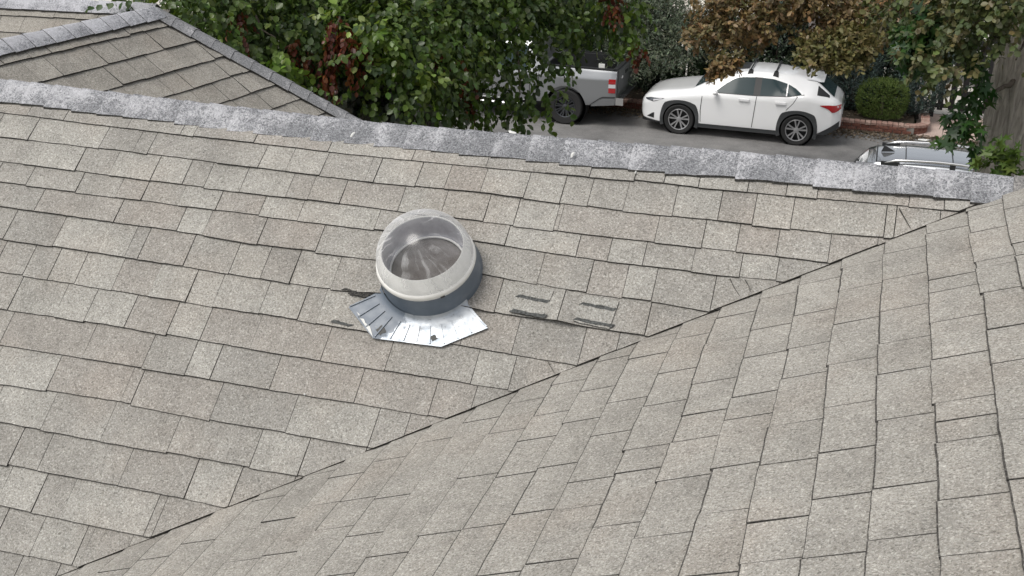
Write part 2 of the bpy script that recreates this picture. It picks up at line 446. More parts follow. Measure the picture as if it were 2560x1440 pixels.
# --- the slopes that fall away behind the ridges (seen only from elsewhere)
MAT_FIELD = mat('shingle_field_far', rough=.95, spec=.15)
t = NT(MAT_FIELD); co = t.coord()
bk = t.n('ShaderNodeTexBrick'); t.l(co, bk.inputs['Vector']); bk.inputs['Scale'].default_value = 1.; bk.inputs['Brick Width'].default_value = .2; bk.inputs['Row Height'].default_value = .143
bk.inputs['Mortar Size'].default_value = .004; bk.inputs['Color1'].default_value = (.30, .28, .25, 1); bk.inputs['Color2'].default_value = (.24, .225, .2, 1); bk.inputs['Mortar'].default_value = (.05, .05, .045, 1)
t.base(t.mix(t.noise(co, 165, 2.5), bk.outputs['Color'], (.2, .19, .17)))
bs = MB(MAT_FIELD)
ca, sa, cb, sb_ = math.cos(TA), math.sin(TA), math.cos(TB), math.sin(TB)
bs.add([(-6, .08, -.06), (7.4, .08, -.06), (7.4, 2.55, -2.55 * math.tan(TA) - .03), (-6, 2.55, -2.55 * math.tan(TA) - .03)], [(0, 1, 2, 3)])
bs.build('rear_slope', house).location = (-1.0, 2.0, -GZ)
bs = MB(MAT_FIELD)
bs.add([(XR + .17, .05, .03), (XR + .17, -8, .03), (XR + 3.2, -8, -3.0 * math.tan(TB)), (XR + 3.2, .05, -3.0 * math.tan(TB))], [(0, 1, 2, 3)])
bs.build('east_slope', house).location = (-1.0, 2.0, -GZ)
# house walls below the eaves
MAT_STUCCO = mat('house_stucco', (.55, .5, .42), .9)
t = NT(MAT_STUCCO); t.base(t.ramp(t.noise(t.coord(), 2, 4), [(.3, (.5, .46, .39)), (.7, (.58, .53, .45))])); t.bump(t.noise(t.coord(), 90, 2), .3, .004)
for c, s in (((.5, 0, (GZ - 2.15) / 2), (13., 4.6, -GZ - 2.15)), ((4.1, -5.4, (GZ - 2.15) / 2), (5.4, 6.2, -GZ - 2.15))):
    MB(MAT_STUCCO).box(c, s).build('wall', house).location = (-1.0, 2.0, -GZ)

# --- ridge caps
def cap(a, b, wid, th, back, tone, wear, parent, dl=.010, dr=.001, drop=.36, seed=0):
    """one saddle-shaped cap shingle from a (exposed end) to b along a ridge; back = level direction pointing away from the viewer"""
    a = Vector(a); b = Vector(b); ax = (b - a).normalized(); bk_ = Vector(back).normalized()
    up = Vector((0, 0, 1)); r_ = random.Random(seed)
    mb = MB(MAT_CAP, MAT_EDGE)
    prof = []
    for q, lift, wd in ((a, dl, wid * 1.05), (a.lerp(b, .5), (dl + dr) / 2, wid), (b, dr, wid * .95)):
        row = []
        for s in (-1., -.72, -.4, -.16, 0., .16, .4, .72, 1.):
            y = s * wd + r_.uniform(-.0015, .0015); z = -drop * (math.sqrt(y * y + .012 ** 2) - .012)
            row.append(q + bk_ * y + up * (z + th + lift + r_.uniform(-.0012, .0012)))
        prof.append(row)
    n = len(prof[0]); vs = [v for row in prof for v in row]
    fs = [(i * n + j, i * n + j + 1, (i + 1) * n + j + 1, (i + 1) * n + j) for i in range(2) for j in range(n - 1)]
    wr = []
    for i in range(3):
        for j in range(n):
            k = wear * (1.25 if 2 <= j <= 5 else .9) + (.22 if i == 0 and j < 4 else 0); wr.append((k, k, k))
    mb.add(vs, fs, 0, True, wear=wr, tone=[tone] * len(vs))
    dn = [v - up * (.008 if i < n else .006) for i, v in enumerate(vs)]
    rim = [i for i in range(n)] + [2 * n - 1] + [3 * n - 1 - i for i in range(n)] + [n]
    m = len(rim)
    mb.add([vs[i] for i in rim] + [dn[i] for i in rim], [(i, m + i, m + (i + 1) % m, (i + 1) % m) for i in range(m)], 1, wear=(0, 0, 0), tone=(1, 1, 1))
    return mb.build('ridge_cap', parent)
zr = zs
rp = part('ridge')
x = -1.0; i = 0
while x < 4.75:
    st = rnd.uniform(.115, .145); tn = rnd.uniform(.95, 1.05)
    def rpnt(xx): return (xx, 0., zr(xx))
    wear = .38 + .30 * max(0, 1 - (x + .4) / 2.2) + (.14 if 2.85 < x < 3.75 else 0) + rnd.uniform(-.04, .04)
    if x > 3.95: wear = .2
    cap(rpnt(x), rpnt(x + st + .03), .092 + rnd.uniform(-.003, .005), .0115, (0, 1, 0), (tn, tn * .997, tn * .985) if x < 3.95 else (tn * 1.1, tn * 1.04, tn * .95), wear, rp, dl=.0065, dr=.0, drop=math.tan(TA), seed=i)
    x += st; i += 1
y = -.10
while y > -1.2:
    tn = rnd.uniform(.95, 1.1)
    cap((XR + .17, y - .15, .045), (XR + .17, y + .02, .045), .125, .016, (1, 0, 0), (tn, tn, tn), .35, rp, drop=math.tan(TB), seed=i)
    y -= .14; i += 1

# --- rear wing: a slope turned to the right behind the main ridge, with its own ridge and a capped edge
az, s2 = R(82), R(35.8)
WX = np.array([math.cos(az), math.sin(az), 0]); WN = np.array([math.sin(az), -math.cos(az), 0])
WD = WN * math.cos(s2) - np.array([0, 0, math.sin(s2)])
PH = Plane((-.35, 1.4935, .0412), WX, WD)
HE = [(-.008, .005), (.106, .264), (.22, .513), (.334, .704), (.452, .932), (.56, 1.043)]
hu = [q[0] for q in HE]; hd = [q[1] for q in HE]
hk, hc = np.polyfit(hd, hu, 1)
wing = part('wing_slope')
LH = [lambda u, q=q: q for q in (-.02, .126, .272, .42, .559, .698, .84, .985, 1.125, 1.265)]
JH = {1: [-.72, -.58, -.42, -.32, -.22, -.10], 2: [-.80, -.62, -.48, -.34, -.20, -.04], 3: [-.66, -.50, -.36, -.18, -.05, .06], 4: [-.42, -.27, -.10, .04, .15], 5: [-.3, -.12, .06, .18, .28], 6: [-.1, .10, .22, .32], 7: [.0, .14, .28, .40]}
def keepH(poly):
    poly = clip(poly, 1., -hk, hc + .01)
    return clip(poly, -WX[1], -WD[1], 1.55) if len(poly) > 2 else poly
def specialH(k, u, d, tn):
    b = sum(tn) / 3; return (b * 1.02, b * 1.0, b * .97), None, 1.15, None
tabs = shingles(PH, wing, LH, JH, -1.7, .8, keepH, special=specialH, dmin=-.01, hb=.0095)
emit_shingles(tabs, wing, 60)
dk = MB(MAT_DECK, MAT_FIELD)
e0, e1 = PH.p(.0, 0, -.012), PH.p(hk * 1.3 + hc, 1.3, -.012)
dk.add([e0, PH.p(-1.6, 0, -.014), PH.p(-1.0, 1.3, -.014), e1], [(0, 1, 2, 3)])
r0, r1 = np.array(e0), np.array(PH.p(-1.6, 0, -.014))
dk.add([r0, r1, r1 - WN * 1.1 - np.array([0, 0, .85]), r0 - WN * 1.1 - np.array([0, 0, .85])], [(0, 1, 2, 3)], 1)
dk.add([r0, e1, np.array(e1) + np.array([-.4, .3, -.55]), r0 + np.array([-.7, .7, -.75])], [(0, 1, 2, 3)], 1)
dk.build('underlay', wing)
k = 0; uu = .015
while uu > -1.45:
    tn = rnd.uniform(.95, 1.08)
    cap(PH.p(uu - .165, -.008, .0), PH.p(uu, -.008, .0), .085, .018, -WN, (tn, tn, tn), .70 + .12 * min(1, -uu * 1.5), wing, dl=.005, drop=math.tan(s2), seed=100 + k); uu -= .13; k += 1
dd_ = 1.25
while dd_ > -.03:
    tn = rnd.uniform(.98, 1.1)
    a = PH.p(hk * (dd_ + .12) + hc + .04, dd_ + .12, .0); b = PH.p(hk * dd_ + hc + .04, dd_, .0)
    cap(a, b, .090, .018, (-.25, 1, 0), (tn * 1.12, tn * 1.10, tn * 1.06), .30, wing, drop=.28, dl=.005, seed=200 + k); dd_ -= .105; k += 1
# --- a further slope behind the wing, top left
PF = Plane((-2.31, 3.02, -.262), (math.cos(R(8)), math.sin(R(8)), 0), (math.sin(R(8)) * ca, -math.cos(R(8)) * ca, -sa))
far_sl = part('far_slope')
LF = [lambda u, q=q: q for q in (.03, .15, .293, .436, .579, .722)]
emit_shingles(shingles(PF, far_sl, LF, {}, -1.2, .85, lambda p: p, special=specialH, dmin=.02, hb=.011), far_sl, 20)
dk = MB(MAT_DECK, MAT_FIELD); dk.add([PF.p(-1.5, 0, -.01), PF.p(.85, 0, -.01), PF.p(.85, .8, -.01), PF.p(-1.5, .8, -.01)], [(0, 1, 2, 3)])
dk.add([PF.p(-1.5, 0, -.012), PF.p(.85, 0, -.012), PF.p(.85, 0, -.012) + np.array([0, 1.2, -.5]), PF.p(-1.5, 0, -.012) + np.array([0, 1.2, -.5])], [(0, 1, 2, 3)], 1)
dk.build('underlay', far_sl)
uu = -1.3
while uu < .74:
    tn = rnd.uniform(.95, 1.08)
    cap(PF.p(uu, 0, 0), PF.p(uu + .165, 0, 0), .09, .018, (0, 1, 0), (tn, tn, tn), .85, far_sl, drop=math.tan(TA), seed=300 + k); uu += .135; k += 1

# --- repaired tabs with bare sealant strips, torn edges and scraps on the main slope
MAT_STRIP = mat('bare_sealant', (.05, .052, .048), .8)
t = NT(MAT_STRIP); t.base(t.ramp(t.noise(t.coord(), 130, 3), [(.35, (.03, .032, .03)), (.7, (.13, .135, .13))]))
def h6(u, d): return .0115 * (d - .60) / .17 + liftA(u, d)
def slab(mb, u0, u1, d0, d1, base, th, mi=0, skew=0., rag=.002, tone=(1, 1, 1), n=8):
    lo = [(u0 + (u1 - u0) * i / n, d1 + skew * (i / n - .5) + rnd.uniform(-rag, rag)) for i in range(n + 1)]
    hi = [(u1 + (u0 - u1) * i / n + .012, d0 + skew * (.5 - i / n) + rnd.uniform(-rag, rag)) for i in range(n + 1)]
    ring = lo + hi; m = len(ring)
    top = [PA.p(u, d, base(u, d) + th) for u, d in ring]; bot = [PA.p(u, d, base(u, d) - .002) for u, d in ring]
    # strips across keep the slab on the curve of the tab below
    k = [(i, i + 1, m - 2 - i, m - 1 - i) for i in range(n)]
    mb.add(top, k, mi, tone=tone); mb.add(top + bot, [(i, m + i, m + (i + 1) % m, (i + 1) % m) for i in range(m)], 1 if len(mb.mats) > 1 else 0, tone=tone)
for (u0, u1, d0, d1), bars in (((2.366, 2.492, .650, .764), ((2.372, 2.490, .699), (2.368, 2.497, .760))), ((2.600, 2.728, .655, .768), ((2.604, 2.728, .692), (2.598, 2.734, .756)))):
    th_ = .0110 if u0 < 2.5 else .0070
    mb = MB(MAT_SH, MAT_EDGE); slab(mb, u0, u1, d0, d1, h6, th_, 0, .008, tone=(1.05, 1.065, 1.065))
    o = mb.build('repair_tab', house); o.location = (-1, 2, -GZ)
    o['label'] = 'pale grey tab with two dark sealant strips, right of the skylight'
    for a, b, d in bars:
        mb = MB(MAT_STRIP); slab(mb, a, b, d - .006, d + .006, lambda u, dd: h6(u, dd) + th_, .0012, 0, .008, .0018)
        mb.build('sealant_strip', o)
mb = MB(MAT_EDGE); slab(mb, 1.72, 1.87, .764, .770, lambda u, d: .010, .003, 0, .006, .003, n=14)
slab(mb, 1.75, 1.885, .772, .783, lambda u, d: .012, .003, 0, .006, .0025, n=14); mb.build('torn_edge', house).location = (-1, 2, -GZ)
mb = MB(MAT_STRIP); slab(mb, 1.72, 1.80, .894, .903, lambda u, d: .012, .003, 0, .008, .003, n=8); mb.build('torn_scrap', house).location = (-1, 2, -GZ)
# slits beside the valley where tabs were trimmed
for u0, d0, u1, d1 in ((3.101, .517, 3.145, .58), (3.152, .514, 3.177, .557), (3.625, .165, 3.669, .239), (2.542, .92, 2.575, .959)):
    mb = MB(MAT_WORN_SHADE); um, dm_ = (u0 + u1) / 2 + rnd.uniform(-.004, .004), (d0 + d1) / 2; vs = []
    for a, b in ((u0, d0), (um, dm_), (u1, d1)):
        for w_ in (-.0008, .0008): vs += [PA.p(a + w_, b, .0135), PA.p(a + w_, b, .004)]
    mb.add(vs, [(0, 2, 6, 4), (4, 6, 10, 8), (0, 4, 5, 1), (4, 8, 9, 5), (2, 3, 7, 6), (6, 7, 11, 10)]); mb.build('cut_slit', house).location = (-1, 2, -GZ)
MAT_WHITE = mat('chalky_white', (.75, .75, .72), .8)
def dropping(u, d, a, b, h, ang, label, name='bird_dropping', m=MAT_WHITE, thick=.004, catg='dropping'):
    mb = MB(m); n = 10; c = PA.p(u, d, h)
    ring = []
    for i in range(n):
        th = 2 * math.pi * i / n; k = rnd.uniform(.75, 1.15)
        uu_, dd2 = a * k * math.cos(th), b * k * math.sin(th)
        ring.append((u + uu_ * math.cos(ang) - dd2 * math.sin(ang), d + uu_ * math.sin(ang) + dd2 * math.cos(ang)))
    o_ = np.array(PA.p(u, d, h))
    vs = [PA.p(q[0], q[1], h) - o_ for q in ring] + [PA.p(u + (q[0] - u) * .6, d + (q[1] - d) * .6, h + thick * rnd.uniform(.7, 1.2)) - o_ for q in ring] + [PA.p(u, d, h + thick * 1.2) - o_]
    mb.add(vs, [(i, (i + 1) % n, n + (i + 1) % n, n + i) for i in range(n)] + [(n + i, n + (i + 1) % n, 2 * n) for i in range(n)], 0, True)
    o = mb.build(name); o.location = tuple(o_); return tag(o, label, catg)
dropping(1.56, .108, .006, .014, .022, .3, 'small white fleck on the ridge caps left of centre, above the skylight')
dropping(2.448, .093, .006, .014, .020, .2, 'small white oval fleck at the foot of the ridge caps right of the skylight')
dropping(1.714, 1.186, .005, .004, .012, 0, 'tiny white speck on a shingle edge below the skylight')
dropping(1.853, 1.574, .006, .004, .014, 0, 'tiny white speck on the side slope just right of the valley', m=MAT_WHITE)
dropping(2.695, .135, .003, .007, .012, 0, 'tiny white streak on the top course below the ridge caps')
MAT_TWIG = mat('dead_leaf_dark', (.03, .03, .028), .8)
def scrap(x, y, z, s, m, label, name, catg):
    mb = MB(m)
    vs = [(rnd.uniform(-1, 1) * s, rnd.uniform(-1, 1) * s * .6, rnd.uniform(0, 1) * s * .7) for _ in range(9)]
    bm = bmesh.new(); [bm.verts.new(v) for v in vs]; bmesh.ops.convex_hull(bm, input=bm.verts)
    bm.verts.ensure_lookup_table(); bm.verts.index_update()
    mb.add([v.co for v in bm.verts], [[v.index for v in f.verts] for f in bm.faces]); bm.free()
    o = mb.build(name); o.location = (x, y, z); return tag(o, label, catg)
scrap(2.18, .02, -.022, .020, MAT_WHITE, 'small crumpled white scrap lying on top of the ridge', 'paper_scrap', 'scrap')
scrap(2.155, .035, -.03, .018, MAT_TWIG, 'dark dead leaf beside the white scrap on the ridge', 'dead_leaf', 'leaf')
scrap(2.325, .025, -.026, .014, MAT_TWIG, 'dark dead leaf alone on the ridge, right of the white scrap', 'dead_leaf', 'leaf')

# ------------------------------------------------------------------ the tubular skylight
sky_t = empty('tubular_skylight'); tag(sky_t, 'round clear-domed skylight on a blue-grey collar in the middle of the roof', 'skylight')
sk_m = Matrix(((PA.u[0], -PA.d[0], PA.n[0], 0), (PA.u[1], -PA.d[1], PA.n[1], 0), (PA.u[2], -PA.d[2], PA.n[2], 0), (0, 0, 0, 1)))
sk_m.translation = Vector(PA.p(SKY_U, SKY_D, 0))
sky_t.matrix_world = sk_m
m_paint = mat('flashing_paint', (.14, .17, .21), .42, spec=.5)
t = NT(m_paint); co = t.coord()
t.base(t.ramp(t.noise(co, 9, 5, .6), [(.3, (.105, .135, .175)), (.6, (.15, .185, .23)), (.8, (.22, .25, .29))]))
m_galv = mat('galvanised_plate', (.6, .63, .66), .35, .75)
t = NT(m_galv); co = t.coord(); se = t.n('ShaderNodeSeparateXYZ'); t.l(co, se.inputs[0])
# paint survives on the left half of the plate and near the collar, bare zinc shows on the right
gx = t.math('ADD', t.math('MULTIPLY', se.outputs[0], 4.2), t.math('MULTIPLY', se.outputs[1], -2.6))
f = t.math('ADD', t.math('MULTIPLY', t.math('SUBTRACT', t.noise(co, 22, 5, .65), .5), 1.1), gx)
fac = t.ramp(f, [(.30, g(0)), (.42, g(1))])
sp = t.ramp(t.noise(co, 60, 4, .7), [(.60, g(0)), (.72, g(1))])
zinc = t.mix(t.ramp(t.noise(co, 14, 4, .6), [(.35, g(0)), (.65, g(1))]), (.30, .34, .39), (.56, .59, .62))
t.base(t.mix(sp, t.mix(fac, (.145, .175, .215), zinc), (.25, .26, .27)))
mt = t.n('ShaderNodeMath', operation='MULTIPLY'); t.l(fac, mt.inputs[0]); mt.inputs[1].default_value = .35; t.l(mt.outputs[0], t.b.inputs['Metallic'])
t.l(t.ramp(t.noise(co, 30, 3), [(.3, g(.3)), (.7, g(.5))]), t.b.inputs['Roughness'])
plate_pts = [(-.312, -.150), (-.140, -.291), (.117, -.284), (.318, -.152), (.29, -.122), (.172, -.108), (.10, .05), (-.10, .05), (-.172, -.108), (-.300, -.122)]
mb = MB(m_galv); n = 72; vs = []; fs = []
def plate_r(th):
    dx, dy = math.cos(th), math.sin(th); best = 9
    for i in range(len(plate_pts)):
        a, b = plate_pts[i], plate_pts[(i + 1) % len(plate_pts)]
        ex, ey = b[0] - a[0], b[1] - a[1]; den = dx * ey - dy * ex
        if abs(den) < 1e-9: continue
        tt = (a[0] * ey - a[1] * ex) / den; kk = (a[0] * dy - a[1] * dx) / den
        if tt > 0 and -1e-6 <= kk <= 1 + 1e-6: best = min(best, tt)
    return best
angs = sorted([2 * math.pi * i / n for i in range(n)] + [math.atan2(q[1], q[0]) % (2 * math.pi) for q in plate_pts])
rings = [(.187, .034), (.193, .0235), (.203, .019), (.222, .0172)]
for th in angs:
    rm = plate_r(th)
    for r, z in rings + [(rm, .0165), (rm, .0135)]:
        r = min(r, rm)
        vs.append((r * math.cos(th), r * math.sin(th), z))
L = len(rings) + 2
for i in range(len(angs)):
    j = (i + 1) % len(angs)
    for q in range(L - 1): fs.append((i * L + q, j * L + q, j * L + q + 1, i * L + q + 1))
mb.add(vs, fs, 0, True)
mb.build('flashing_plate', sky_t, 40)
for deg in range(193, 356, 10):
    th = R(deg + 2); rm = plate_r(th) - .006; r0_ = .220 if deg % 20 else .228
    if rm - r0_ < .012: continue
    mb = MB(m_galv); mb.box(((r0_ + rm) / 2 * math.cos(th), (r0_ + rm) / 2 * math.sin(th), .0185), (rm - r0_, .0045, .0055), rz=th); mb.build('rib', sky_t)
m_rust = mat('bare_patch', (.10, .10, .095), .8)
for (cx, cy, rx, ry, mm) in ((-.118, -.258, .018, .020, m_rust), (.084, -.256, .013, .012, m_rust)):
    mb = MB(mm); n_ = 14
    ring = [(cx + rx * rnd.uniform(.5, 1.3) * math.cos(2 * math.pi * i / n_), cy + ry * rnd.uniform(.5, 1.3) * math.sin(2 * math.pi * i / n_), .0182) for i in range(n_)]
    mb.add(ring + [(cx, cy, .0188)], [(i, (i + 1) % n_, n_) for i in range(n_)]); mb.build('rust_patch', sky_t)
mb = MB(MAT_WHITE); ring = [(-.196, -.212), (-.180, -.222), (-.176, -.236), (-.160, -.236), (-.150, -.250), (-.128, -.262), (-.105, -.300), (-.118, -.289), (-.150, -.259), (-.178, -.232)]
mb.add([(a - .034, b + .012, .0192) for a, b in ring], [list(range(len(ring)))]); mb.build('peeled_patch', sky_t)
DT = Matrix.Translation((.006, -.004, .100)) @ Matrix.Rotation(R(-11.3), 4, 'X') @ Matrix.Scale(1.065, 4) @ Matrix.Translation((0, 0, -.094))    # the turret head is turned a few degrees towards level
mb = MB(m_paint); n = 72; vs = []
for j in range(n):
    a_ = 2 * math.pi * j / n; c_, s_ = math.cos(a_), math.sin(a_); q2 = DT @ Vector((.167 * c_, .167 * s_, .096)); q3 = DT @ Vector((.150 * c_, .150 * s_, .098))
    q0 = Vector((.188 * c_ + .003, .188 * s_, 0)); q1 = q0.lerp(q2, .5) + Vector((c_, s_, 0)) * .002
    vs += [q0, q1, q2, q3]
mb.add(vs, [(j * 4 + i, ((j + 1) % n) * 4 + i, ((j + 1) % n) * 4 + i + 1, j * 4 + i + 1) for j in range(n) for i in range(3)], 0, True); mb.build('collar', sky_t, 50)
m_rim = mat('dome_ring_white', (.74, .73, .69), .38, spec=.5)
t = NT(m_rim); t.base(t.mix(t.ramp(t.noise(t.coord(), 12, 4), [(.4, g(0)), (.75, g(1))]), (.90, .89, .85), (.80, .79, .75)))
MB(m_rim).lathe([(.150, .094), (.1665, .094), (.1705, .104), (.1690, .114), (.164, .119), (.159, .121), (.141, .168), (.1385, .170), (.1365, .168), (.1365, .158), (.150, .104)], 72, 0, DT, True).build('dome_ring', sky_t, 50)
m_gap = mat('ring_gap', (.03, .03, .03), .7)
for deg in (202, 307):
    th = R(deg); MB(m_gap).box(tuple(DT @ Vector((.1695 * math.cos(th), .1695 * math.sin(th), .099))), (.006, .016, .006), rz=th).build('clip', sky_t)
m_tube = mat('tube_wall', (.52, .52, .58), .30, .65)
t = NT(m_tube); co = t.coord()
t.base(t.ramp(t.noise(co, 18, 4, .6, 1.5), [(.35, (.52, .52, .58)), (.65, (.66, .66, .72))]))
MB(m_tube).lathe([(.1365, .166), (.132, .060)], 64, 0, DT).build('tube', sky_t)
MB(mat('seal_ring', (.72, .71, .68), .4)).lathe([(.1285 + .004 * math.cos(a), .072 + .004 * math.sin(a)) for a in [2 * math.pi * i / 8 for i in range(8)]], 64, 0, DT, True).build('inner_ring', sky_t)
m_dif = mat('tube_lens', (.12, .105, .095), .22, .25)
t = NT(m_dif); t.base(t.ramp(t.noise(t.coord(), 10, 4, .6, 1.), [(.3, (.085, .07, .06)), (.7, (.21, .195, .185))]))
MB(m_dif).lathe([(.1318, .064), (.06, .062), (.0001, .061)], 48, 0, DT).build('lens', sky_t)
m_dome = bpy.data.materials.new('clear_dome'); m_dome.use_nodes = True
tr = m_dome.node_tree; tr.nodes.clear()
class Q: pass
o_ = tr.nodes.new('ShaderNodeOutputMaterial'); tb = tr.nodes.new('ShaderNodeBsdfTransparent'); tb.inputs[0].default_value = (.95, .955, .96, 1)
gl = tr.nodes.new('ShaderNodeBsdfGlossy'); gl.inputs['Roughness'].default_value = .16
gm = tr.nodes.new('ShaderNodeNewGeometry'); dt_ = tr.nodes.new('ShaderNodeVectorMath'); dt_.operation = 'DOT_PRODUCT'
tr.links.new(gm.outputs['Normal'], dt_.inputs[0]); tr.links.new(gm.outputs['Incoming'], dt_.inputs[1])
def mth(op, a, b=0.):
    x = tr.nodes.new('ShaderNodeMath'); x.operation = op
    for i, v in ((0, a), (1, b)):
        if hasattr(v, 'is_output'): tr.links.new(v, x.inputs[i])
        else: x.inputs[i].default_value = v
    return x
c_ = mth('ABSOLUTE', dt_.outputs['Value']); c1 = mth('SUBTRACT', 1., c_.outputs[0]); c5 = mth('POWER', c1.outputs[0], 4.); lw = mth('MULTIPLY_ADD', c5.outputs[0], .92); lw.inputs[2].default_value = .045
mx = tr.nodes.new('ShaderNodeMixShader'); tr.links.new(lw.outputs[0], mx.inputs[0]); tr.links.new(tb.outputs[0], mx.inputs[1]); tr.links.new(gl.outputs[0], mx.inputs[2])
df = tr.nodes.new('ShaderNodeBsdfDiffuse'); df.inputs[0].default_value = (.8, .8, .8, 1)
tc = tr.nodes.new('ShaderNodeTexCoord')
# dried runs that follow the fall of the dome: narrow bands in the compass angle, broken up along their length
sx_ = tr.nodes.new('ShaderNodeSeparateXYZ'); tr.links.new(tc.outputs['Object'], sx_.inputs[0])
ang = mth('ARCTAN2', sx_.outputs[1], sx_.outputs[0])
wob = tr.nodes.new('ShaderNodeTexNoise'); wob.inputs['Scale'].default_value = 11; wob.inputs['Detail'].default_value = 3; tr.links.new(tc.outputs['Object'], wob.inputs['Vector'])
a2 = mth('MULTIPLY_ADD', wob.outputs[0], .55); tr.links.new(ang.outputs[0], a2.inputs[2])
cb_ = tr.nodes.new('ShaderNodeCombineXYZ'); tr.links.new(a2.outputs[0], cb_.inputs[0])
nz = tr.nodes.new('ShaderNodeTexNoise'); nz.inputs['Scale'].default_value = 1.5; nz.inputs['Detail'].default_value = 2.; tr.links.new(cb_.outputs[0], nz.inputs['Vector'])
rp_ = tr.nodes.new('ShaderNodeValToRGB'); e = rp_.color_ramp.elements; e[0].position = .484; e[0].color = (0, 0, 0, 1); e[1].position = .5; e[1].color = (1, 1, 1, 1)
e2 = e.new(.516); e2.color = (0, 0, 0, 1); tr.links.new(nz.outputs[0], rp_.inputs[0])
br = tr.nodes.new('ShaderNodeTexNoise'); br.inputs['Scale'].default_value = 14; br.inputs['Detail'].default_value = 4; tr.links.new(tc.outputs['Object'], br.inputs['Vector'])
rb = tr.nodes.new('ShaderNodeValToRGB'); rb.color_ramp.elements[0].position = .40; rb.color_ramp.elements[1].position = .56; tr.links.new(br.outputs[0], rb.inputs[0])
rad_ = tr.nodes.new('ShaderNodeVectorMath'); rad_.operation = 'LENGTH'; fl_ = tr.nodes.new('ShaderNodeCombineXYZ'); tr.links.new(sx_.outputs[0], fl_.inputs[0]); tr.links.new(sx_.outputs[1], fl_.inputs[1]); tr.links.new(fl_.outputs[0], rad_.inputs[0])
rm_ = tr.nodes.new('ShaderNodeMapRange'); rm_.inputs[1].default_value = .055; rm_.inputs[2].default_value = .085; tr.links.new(rad_.outputs['Value'], rm_.inputs[0])
run0 = mth('MULTIPLY', rp_.outputs[0], rm_.outputs[0]); run = mth('MULTIPLY', run0.outputs[0], rb.outputs[0]); run2 = mth('MULTIPLY', run.outputs[0], .30)
# aged-plastic haze with white sky glare painted in, stronger at flat viewing angles
c3 = mth('POWER', c1.outputs[0], 2.6); hz = mth('MULTIPLY_ADD', c3.outputs[0], .62); hz.inputs[2].default_value = .045
dirt = mth('MULTIPLY_ADD', rb.outputs[0], .04); tr.links.new(hz.outputs[0], dirt.inputs[2])
rp_ = mth('ADD', dirt.outputs[0], run2.outputs[0])
mx2 = tr.nodes.new('ShaderNodeMixShader'); tr.links.new(rp_.outputs[0], mx2.inputs[0]); tr.links.new(mx.outputs[0], mx2.inputs[1]); tr.links.new(df.outputs[0], mx2.inputs[2])
tr.links.new(mx2.outputs[0], o_.inputs['Surface'])
MB(m_dome).lathe([(.1635 * math.cos(a), .119 + .158 * math.sin(a)) for a in [math.pi / 2 * i / 16 for i in range(17)]], 64, 0, DT).build('dome', sky_t)
dm = [o for o in sky_t.children if o.name.startswith('dome') and not o.name.startswith('dome_ring')][0]
bm = bmesh.new(); bm.from_mesh(dm.data); bmesh.ops.remove_doubles(bm, verts=bm.verts, dist=1e-4); bm.to_mesh(dm.data); bm.free()

# ------------------------------------------------------------------ ground, street, planter
def sheet(name, x0, x1, y0, y1, z, m, label=None, nx=1, ny=1):
    mb = MB(m); vs = [(x0 + (x1 - x0) * i / nx, y0 + (y1 - y0) * j / ny, z) for j in range(ny + 1) for i in range(nx + 1)]
    mb.add(vs, [(j * (nx + 1) + i, j * (nx + 1) + i + 1, (j + 1) * (nx + 1) + i + 1, (j + 1) * (nx + 1) + i) for j in range(ny) for i in range(nx)])
    o = mb.build(name); o['kind'] = 'structure'
    if label: o['label'] = label
    return o
def noisy(name, stops, scale, rough=.9, bump=.3, detail=4, fine=None):
    m = mat(name, rough=rough, spec=.25); t = NT(m); co = t.coord()
    c = t.ramp(t.noise(co, scale, detail, .6), stops)
    if fine: c = t.mix(1, c, t.ramp(t.noise(co, fine, 3, .6), [(.3, g(.72)), (.7, g(1.2))]), 'MULTIPLY')
    t.base(c)
    if bump: t.bump(t.noise(co, fine or scale * 8, 3), bump, .01)
    return m
M_SOIL = noisy('soil', [(.3, (.035, .028, .02)), (.7, (.07, .055, .04))], 3, fine=40)
M_ROAD = noisy('asphalt_road', [(.28, (.15, .147, .143)), (.5, (.22, .216, .21)), (.72, (.27, .264, .254))], 1.6, fine=60)
M_CONC = noisy('concrete', [(.3, (.62, .58, .52)), (.7, (.74, .71, .65))], 1.1, fine=50)
M_PINK = noisy('pink_paving', [(.3, (.46, .35, .30)), (.7, (.60, .48, .42))], 2.2, fine=35)
M_LAWN = noisy('lawn', [(.3, (.04, .06, .02)), (.7, (.08, .10, .035))], 2, fine=70)
sheet('ground', -700, 700, -500, 900, GZ - .12, M_LAWN)
sheet('front_garden', -30, 30, 3, 13.6, GZ - .02, M_LAWN)
sheet('pavement', -40, 40, 12.6, 13.95, GZ + .06, M_CONC)
sheet('road', -60, 60, 14.1, 24.8, GZ, M_ROAD)
mb = MB(M_CONC); mb.box((0, 14.02, GZ + .03), (80, .15, .18)); mb.build('kerb')['kind'] = 'structure'
KY = 24.05                                   # street face of the brick edging
sheet('planting_bed', -40, 4.55, KY + .1, 26.6, GZ + .16, M_SOIL)
sheet('driveway', 4.62, 14, KY - .05, 26.3, GZ + .015, M_PINK)
sheet('yard_paving', -40, 40, 26.3, 42, GZ + .02, M_CONC)
